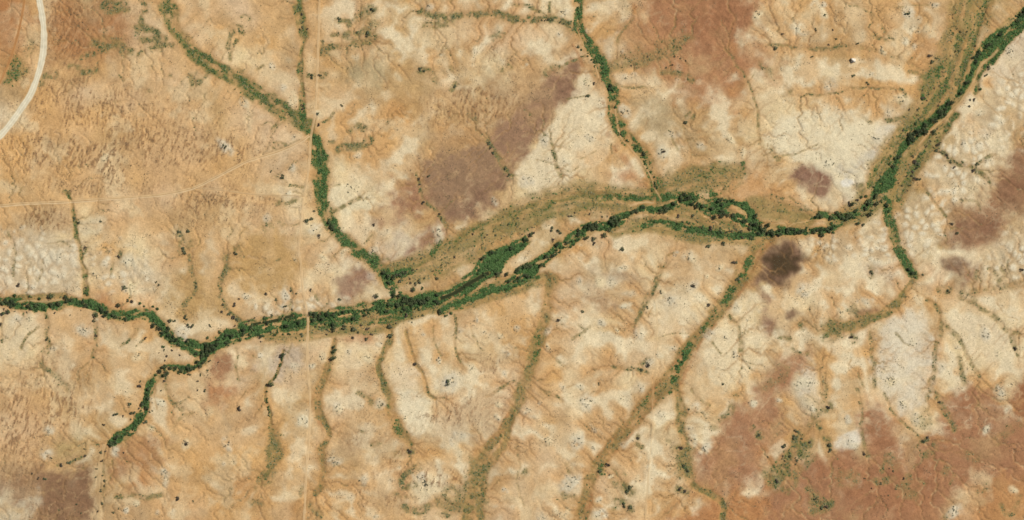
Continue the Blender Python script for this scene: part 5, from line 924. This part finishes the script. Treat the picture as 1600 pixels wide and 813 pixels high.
def zone(x, y):
    if y < yat(RIV, x):
        if y < 270 and x < xat(ROAD, y): return 'west of the white road'
        if x < 483 and y > yat(EW, x) : return 'between wheel track and western river'
        if y < 212 and x < xat(T1, y) or (x < 470 and y >= 187): return 'between white road and northwest gully'
        if y < 200 and x < xat(TRK, y): return 'between northwest gully and straight track'
        if y < 200 and x < xat(T2, min(y, 297)): return 'between straight track and north stream'
        if x < xat(T2, min(y, 297)): return 'around the big brown field' if x > 560 else 'beside the lower northwest gully'
        if x < 1195: return 'on red ground east of north stream'
        return 'on pale flats inside the bend'
    if x > 1320 and y < 445 or (x > 1255 and y < 400): return 'on mottled ground east of the bend'
    if x > 1290 and y > 445: return 'on the far southeastern flats'
    if x > xat(T4, max(y, 376)): return 'southeast of the dark round field' if y < 560 else 'on the red southern plain'
    if x > xat(T5, max(y, 436)): return 'between the two southern gullies'
    if x > xat(T6, min(max(y, 512), 694)): return 'on orange sand south of thicket'
    if x > xat(TRK, y): return 'east of track, south of river'
    if y > 546 and x > xat(SWA, min(y, 693)): return 'between southwestern arm and straight track'
    return 'west of southwestern river arm'
def dist_line(line, x, y):
    P = np.array([(p[0], p[1]) for p in line], float); a, b = P[:-1], P[1:]
    e = b - a; t = np.clip(((x - a[:, 0]) * e[:, 0] + (y - a[:, 1]) * e[:, 1]) / (e ** 2).sum(1), 0, 1)
    return float(np.hypot(x - a[:, 0] - t * e[:, 0], y - a[:, 1] - t * e[:, 1]).min())
REACH = [(SWA, 9, lambda x, y: 'along the southwestern river arm'),
 (MAIN, 20, lambda x, y: 'along the narrow western river' if x < 232 else 'on the river between western bend and track' if x < 480 else 'on the river just east of the track' if x < 628 else 'in the broad green thicket of the river'),
 (T2, 14, lambda x, y: 'along the north stream'),
 (T1 + T1L, 14, lambda x, y: 'along the northwest gully'),
 (MID2, 16, lambda x, y: 'in the broad green thicket of the river' if x < 842 else 'on the belt west of the north stream mouth' if x < 1015 else 'on the braids east of the stream mouth'),
 (MID3, 14, lambda x, y: 'on the braids east of the stream mouth' if x < 1195 else 'in the straight belt above the dark field'), (MID4, 8, lambda x, y: 'on the braids east of the stream mouth'),
 (BEND, 16, lambda x, y: 'where the straight belt starts to bend' if x < 1345 else 'along the green bend by the pale flats' if y > 215 else 'along the northeastern river'), (NE3, 10, lambda x, y: 'along the northeastern river'), (NE2, 10, lambda x, y: 'along the northeastern river'),
 (T3, 12, lambda x, y: 'along the green stream below the bend'), (T6D[:8], 7, lambda x, y: 'along the dark gully west of the track'), (T6C[:4], 9, lambda x, y: 'along the gully just east of the track')]
def reach(x, y):
    best = None
    for line, w, f in REACH:
        d = dist_line(line, x, y)
        if d < w and (best is None or d < best[0]): best = (d, f)
    return best[1](x, y) if best else None
_o = 'first second third fourth fifth sixth seventh eighth ninth tenth eleventh twelfth thirteenth fourteenth fifteenth sixteenth seventeenth eighteenth nineteenth'.split()
def nth(n):
    if n <= 19: return _o[n - 1]
    t, u = divmod(n, 10); tens = ['', '', 'twent', 'thirt', 'fort', 'fift', 'sixt', 'sevent', 'eight', 'ninet'][min(t, 9)]
    return tens + 'ieth' if u == 0 else tens + 'y-' + _o[u - 1]

def clone(o, parent=None):
    c = o.copy(); COL.objects.link(c)
    if parent: c.parent = parent
    return c

# sort plants into trees (dark, by the water) and bushes (open ground)
trees, bushes = [], []
for (x, y, r, k) in plants:
    rc = reach(x, y)
    if rc and k != 'bank': trees.append((x, y, r, rc))
    else: bushes.append((x, y, r, zone(x, y)))
inside = lambda x, y: -3 < x < 1603 and -3 < y < 816
trees = [t for t in trees if inside(t[0], t[1])]
trees.sort(key=lambda t: -t[2])
tree_things, tree_rest = trees[:300], trees[300:]
print('trees', len(trees), 'bushes', len(bushes))
SIZE = lambda r: 'broad' if r >= 3.8 else 'middling' if r >= 2.9 else 'small'
protos = []
for k in range(7):
    e = bpy.data.objects.new('riverside_tree', None); COL.objects.link(e)
    link('trunk', TRUNKS[k], e); link('crown', CROWNS[k], e); protos.append(e)
used = set(); count = {}
for (x, y, r, rc) in sorted(tree_things):
    k = int(rng.integers(0, 7))
    if k not in used: o = protos[k]; used.add(k)
    else:
        o = clone(protos[k])
        for ch in list(protos[k].children): clone(ch, o)
    o.location = (wx(x), wy(y), float(samp(HGT, x, y)) - .1); o.rotation_euler = (0, 0, rng.uniform(0, 6.28))
    o.scale = (r * 1.0, r * 1.0, r * rng.uniform(.9, 1.15))
    sz = SIZE(r); count[(rc, sz)] = count.get((rc, sz), 0) + 1
    o['label'] = f"{nth(count[(rc, sz)])} {sz} dark tree from the west {rc}"
    o['category'] = 'tree'; o['group'] = 'dark trees ' + rc
for k in range(7):
    if k not in used:
        for ch in list(protos[k].children): bpy.data.objects.remove(ch)
        bpy.data.objects.remove(protos[k])

count = {}
made = set()
def place_shrub(name, meshes, x, y, r, label, cat, group, sq=(.8, 1.1)):
    o = link(name, meshes[int(rng.integers(0, len(meshes)))])
    o.location = (wx(x), wy(y), float(samp(HGT, x, y)) - .05); o.rotation_euler = (0, 0, rng.uniform(0, 6.28))
    o.scale = (r, r, r * rng.uniform(*sq)); o['label'] = label; o['category'] = cat; o['group'] = group
    return o
for (x, y, r, zn) in sorted(bushes):
    if not inside(x, y): continue
    dry = rng.random() < .38
    kind = 'brown dry' if dry else 'dark green'
    count[(zn, kind)] = count.get((zn, kind), 0) + 1
    place_shrub('dry_bush' if dry else 'green_bush', BROWNB if dry else CROWNS if False else BUSHES, x, y, r * 1.02, f"{nth(count[(zn, kind)])} {kind} bush from the west {zn}", 'bush', f"{kind} bushes {zn}")

# low shrubs that ring the pale mounds
ms = []
for (mx, my, mr) in MOUNDS:
    for _ in range(int(1 + mr * rng.uniform(.3, 1.3))):
        a = rng.uniform(0, 6.28); d = mr * rng.uniform(.15, .85)
        ms.append((mx + math.cos(a) * d - .15 * mr, my + math.sin(a) * d, rng.uniform(.5, .75 + .085 * mr)))
ms = [m for m in ms if inside(m[0], m[1])]
ms.sort(key=lambda t: -t[2]); mound_rest = ms[300:]; count = {}
for (x, y, r) in sorted(ms[:300]):
    zn = zone(x, y); count[zn] = count.get(zn, 0) + 1
    place_shrub('mound_shrub', MBUSH, x, y, r, f"{nth(count[zn])} grey-green mound shrub from the west {zn}", 'shrub', 'shrubs on pale mounds ' + zn, (.6, .9))

# one white rock outcrop standing on the northern flat
def rock():
    r = np.random.default_rng(5); n_u, n_v = 18, 10; Vs = []
    for j in range(n_v + 1):
        th = math.pi * j / n_v
        for i in range(n_u):
            ph = 2 * math.pi * i / n_u
            d = np.array([math.sin(th) * math.cos(ph), math.sin(th) * math.sin(ph), math.cos(th)])
            k = 1 + .28 * math.sin(3 * d[0] + 1) * math.cos(4 * d[1] + d[2] * 2) + .07 * r.normal() * math.sin(th)
            Vs.append(d * k * np.array([4.2, 3.8, 4.6]))
    Fq = [(j * n_u + i, (j + 1) * n_u + i, (j + 1) * n_u + (i + 1) % n_u, j * n_u + (i + 1) % n_u) for j in range(n_v) for i in range(n_u)]
    V = np.array(Vs); c = np.tile(alb((240, 232, 212)), (len(V), 1)) * (1 + .12 * r.normal(size=(len(V), 1)))
    o = link('rock_outcrop', mesh_np('rock_outcrop', V, np.array(Fq), c, M_ROAD, True))
    o.location = (wx(1333.5), wy(94.5), float(samp(HGT, 1333.5, 94.5)) + 1.0)
    o['label'] = 'white rounded rock outcrop casting a dark shadow on the tan northern flat'; o['category'] = 'rock'
rock()

# ------------------------------------------------------------------ uncountable growth (stuff)
def scatter(D, n, seed):
    r = np.random.default_rng(seed)
    p = np.clip(D, 0, None).astype(np.float64); p[:PAD - 6] = 0; p[-PAD + 6:] = 0; p[:, :PAD - 6] = 0; p[:, -PAD + 6:] = 0
    cdf = np.cumsum(p.ravel()); i = np.searchsorted(cdf, r.random(n) * cdf[-1])
    return i % NX - PAD + r.random(n) - .5, i // NX - PAD + r.random(n) - .5, r
def tufts(name, D, n, seed, r0, r1, ca, cb, label, leaves=4, height=.7):
    x, y, r = scatter(D, n, seed)
    size = r.uniform(r0, r1, n); zz = samp(HGT, x, y)
    V = np.zeros((n, leaves, 4, 3), np.float32)
    for k in range(leaves):
        a = r.uniform(0, 6.28, n); tilt = r.uniform(.1, .9, n)
        t = np.stack([np.cos(a), np.sin(a), r.uniform(-.2, .3, n)], -1)
        b = np.stack([-np.sin(a) * np.cos(tilt), np.cos(a) * np.cos(tilt), np.sin(tilt)], -1)
        c = np.stack([wx(x) + r.normal(size=n) * size * .35, wy(y) + r.normal(size=n) * size * .35, zz + size * height * r.uniform(.2, .8, n)], -1)
        s = (size * r.uniform(.5, .8, n))[:, None]
        V[:, k] = np.stack([c - t * s, c - b * s * .6, c + t * s, c + b * s * .7], 1)
    mixv = np.clip(r.normal(.5, .28, n), 0, 1)[:, None]
    col = np.asarray(ca, np.float32) * (1 - mixv) + np.asarray(cb, np.float32) * mixv
    col = np.repeat(col, leaves * 4, 0)
    o = link(name, mesh_np(name, V.reshape(-1, 3), np.arange(n * leaves * 4).reshape(-1, 4), col, M_GRASS))
    o['kind'] = 'stuff'; o['label'] = label
tufts('riverbank_grass', GREEN ** 1.9, 26000, 21, .8, 1.8, (.045, .095, .030), (.108, .185, .062), 'lush green grass and herbs crowding the riverbanks')
tufts('gully_scrub', SCRUB ** 1.3 * (1 - .6 * GREEN), 17000, 22, .5, 1.25, (.15, .15, .075), (.28, .255, .14), 'olive scrub and low weeds lining gullies and floodplain')
GREEN2 = sstep(.4, .66, fbm(X, Y, 9, 3, 3)) * (SCRUB ** 2)
tufts('leafy_weeds', GREEN2, 3800, 26, .8, 1.7, (.06, .095, .035), (.13, .16, .07), 'clumps of darker green weeds among the scrub')
tufts('dry_tussocks', ripm ** 1.5, 6000, 23, .45, .9, (.19, .12, .065), (.30, .20, .11), 'brown dry grass tussocks on sand ripples')
SPK = (.25 + sstep(.5, .75, fbm(X, Y, 40, 5, 3)) * 1.6) * (1 - FLAT) * (1 - sstep(.2, .5, GREEN + SCRUB))
tufts('scattered_herbs', SPK * (.2 + 2.5 * sstep(.5, .8, fbm(X, Y, 12, 1, 3))), 15000, 24, .3, .85, (.06, .055, .035), (.14, .12, .075), 'tiny dark herbs dotted over the open sand')
def merged(name, items, meshes, label, mul=1.0):
    Vs, Fs, Cs, n = [], [], [], 0
    cache = {}
    for me in meshes:
        v = np.zeros(len(me.vertices) * 3, np.float32); me.vertices.foreach_get('co', v)
        c = np.zeros(len(me.vertices) * 4, np.float32); me.color_attributes['soil'].data.foreach_get('color', c)
        cache[me.name] = (v.reshape(-1, 3), c.reshape(-1, 4)[:, :3])
    ks = list(cache)
    for it in items:
        x, y, r = it[:3]
        v, c = cache[ks[int(rng.integers(0, len(ks)))]]
        a = rng.uniform(0, 6.28); ca, sa = math.cos(a), math.sin(a)
        vv = np.stack([v[:, 0] * ca - v[:, 1] * sa, v[:, 0] * sa + v[:, 1] * ca, v[:, 2]], -1) * r * mul
        vv += np.array([wx(x), wy(y), float(samp(HGT, x, y)) - .05])
        Vs.append(vv); Cs.append(c); Fs.append(np.arange(len(v)).reshape(-1, 4) + n); n += len(v)
    if not Vs: return
    o = link(name, mesh_np(name, np.vstack(Vs), np.vstack(Fs), np.vstack(Cs), meshes[0].materials[0]))
    o['kind'] = 'stuff'; o['label'] = label
bx, by, br = scatter(sstep(.55, .85, GREEN) * (.3 + .7 * sstep(.45, .6, fbm(X, Y, 10, 9, 3))), 1000, 31)
merged('riverside_thicket', [t[:3] for t in tree_rest] + list(zip(bx, by, br.uniform(.9, 2.3, 1000))), THICKETS, 'smaller dark crowns filling the belts along the river', 1.0)
merged('mound_scrub', mound_rest, MBUSH, 'tiny grey-green scrub dotted over the pale mounds')

# ------------------------------------------------------------------ light, air and camera
EL, AZ = math.radians(48), math.radians(62)          # morning sun from the east-north-east
w = bpy.data.worlds.new('World'); SC.world = w; w.use_nodes = True
nt = w.node_tree; bg = nt.nodes['Background']
sky = nt.nodes.new('ShaderNodeTexSky'); sky.sky_type = 'NISHITA'; sky.sun_disc = False
sky.sun_elevation = EL; sky.sun_rotation = AZ; sky.air_density = 1.0; sky.dust_density = 2.0
nt.links.new(sky.outputs[0], bg.inputs[0]); bg.inputs[1].default_value = .06
sun = bpy.data.lights.new('sun', 'SUN'); sun.energy = 4.75; sun.angle = math.radians(.5); sun.color = (1, .95, .87)
so = bpy.data.objects.new('sun', sun); COL.objects.link(so)
so.rotation_euler = (math.pi / 2 - EL, 0, -AZ + math.pi)
import mathutils
d = mathutils.Vector((math.sin(AZ) * math.cos(EL), math.cos(AZ) * math.cos(EL), math.sin(EL)))
so.rotation_euler = d.to_track_quat('Z', 'Y').to_euler(); so.location = (0, 0, 500)
CAMZ = 7000.
cam = bpy.data.cameras.new('camera'); cam.sensor_width = 36; cam.lens = 36 * CAMZ / W0; cam.clip_start = 10; cam.clip_end = 40000
co = bpy.data.objects.new('camera', cam); COL.objects.link(co); co.location = (0, 0, CAMZ); co.rotation_euler = (0, 0, 0)
SC.camera = co; SC.render.filter_size = 1.0
SC.view_settings.view_transform = 'Standard'; SC.view_settings.look = 'None'; SC.view_settings.exposure = 0; SC.view_settings.gamma = 1
SC.view_settings.use_curve_mapping = False
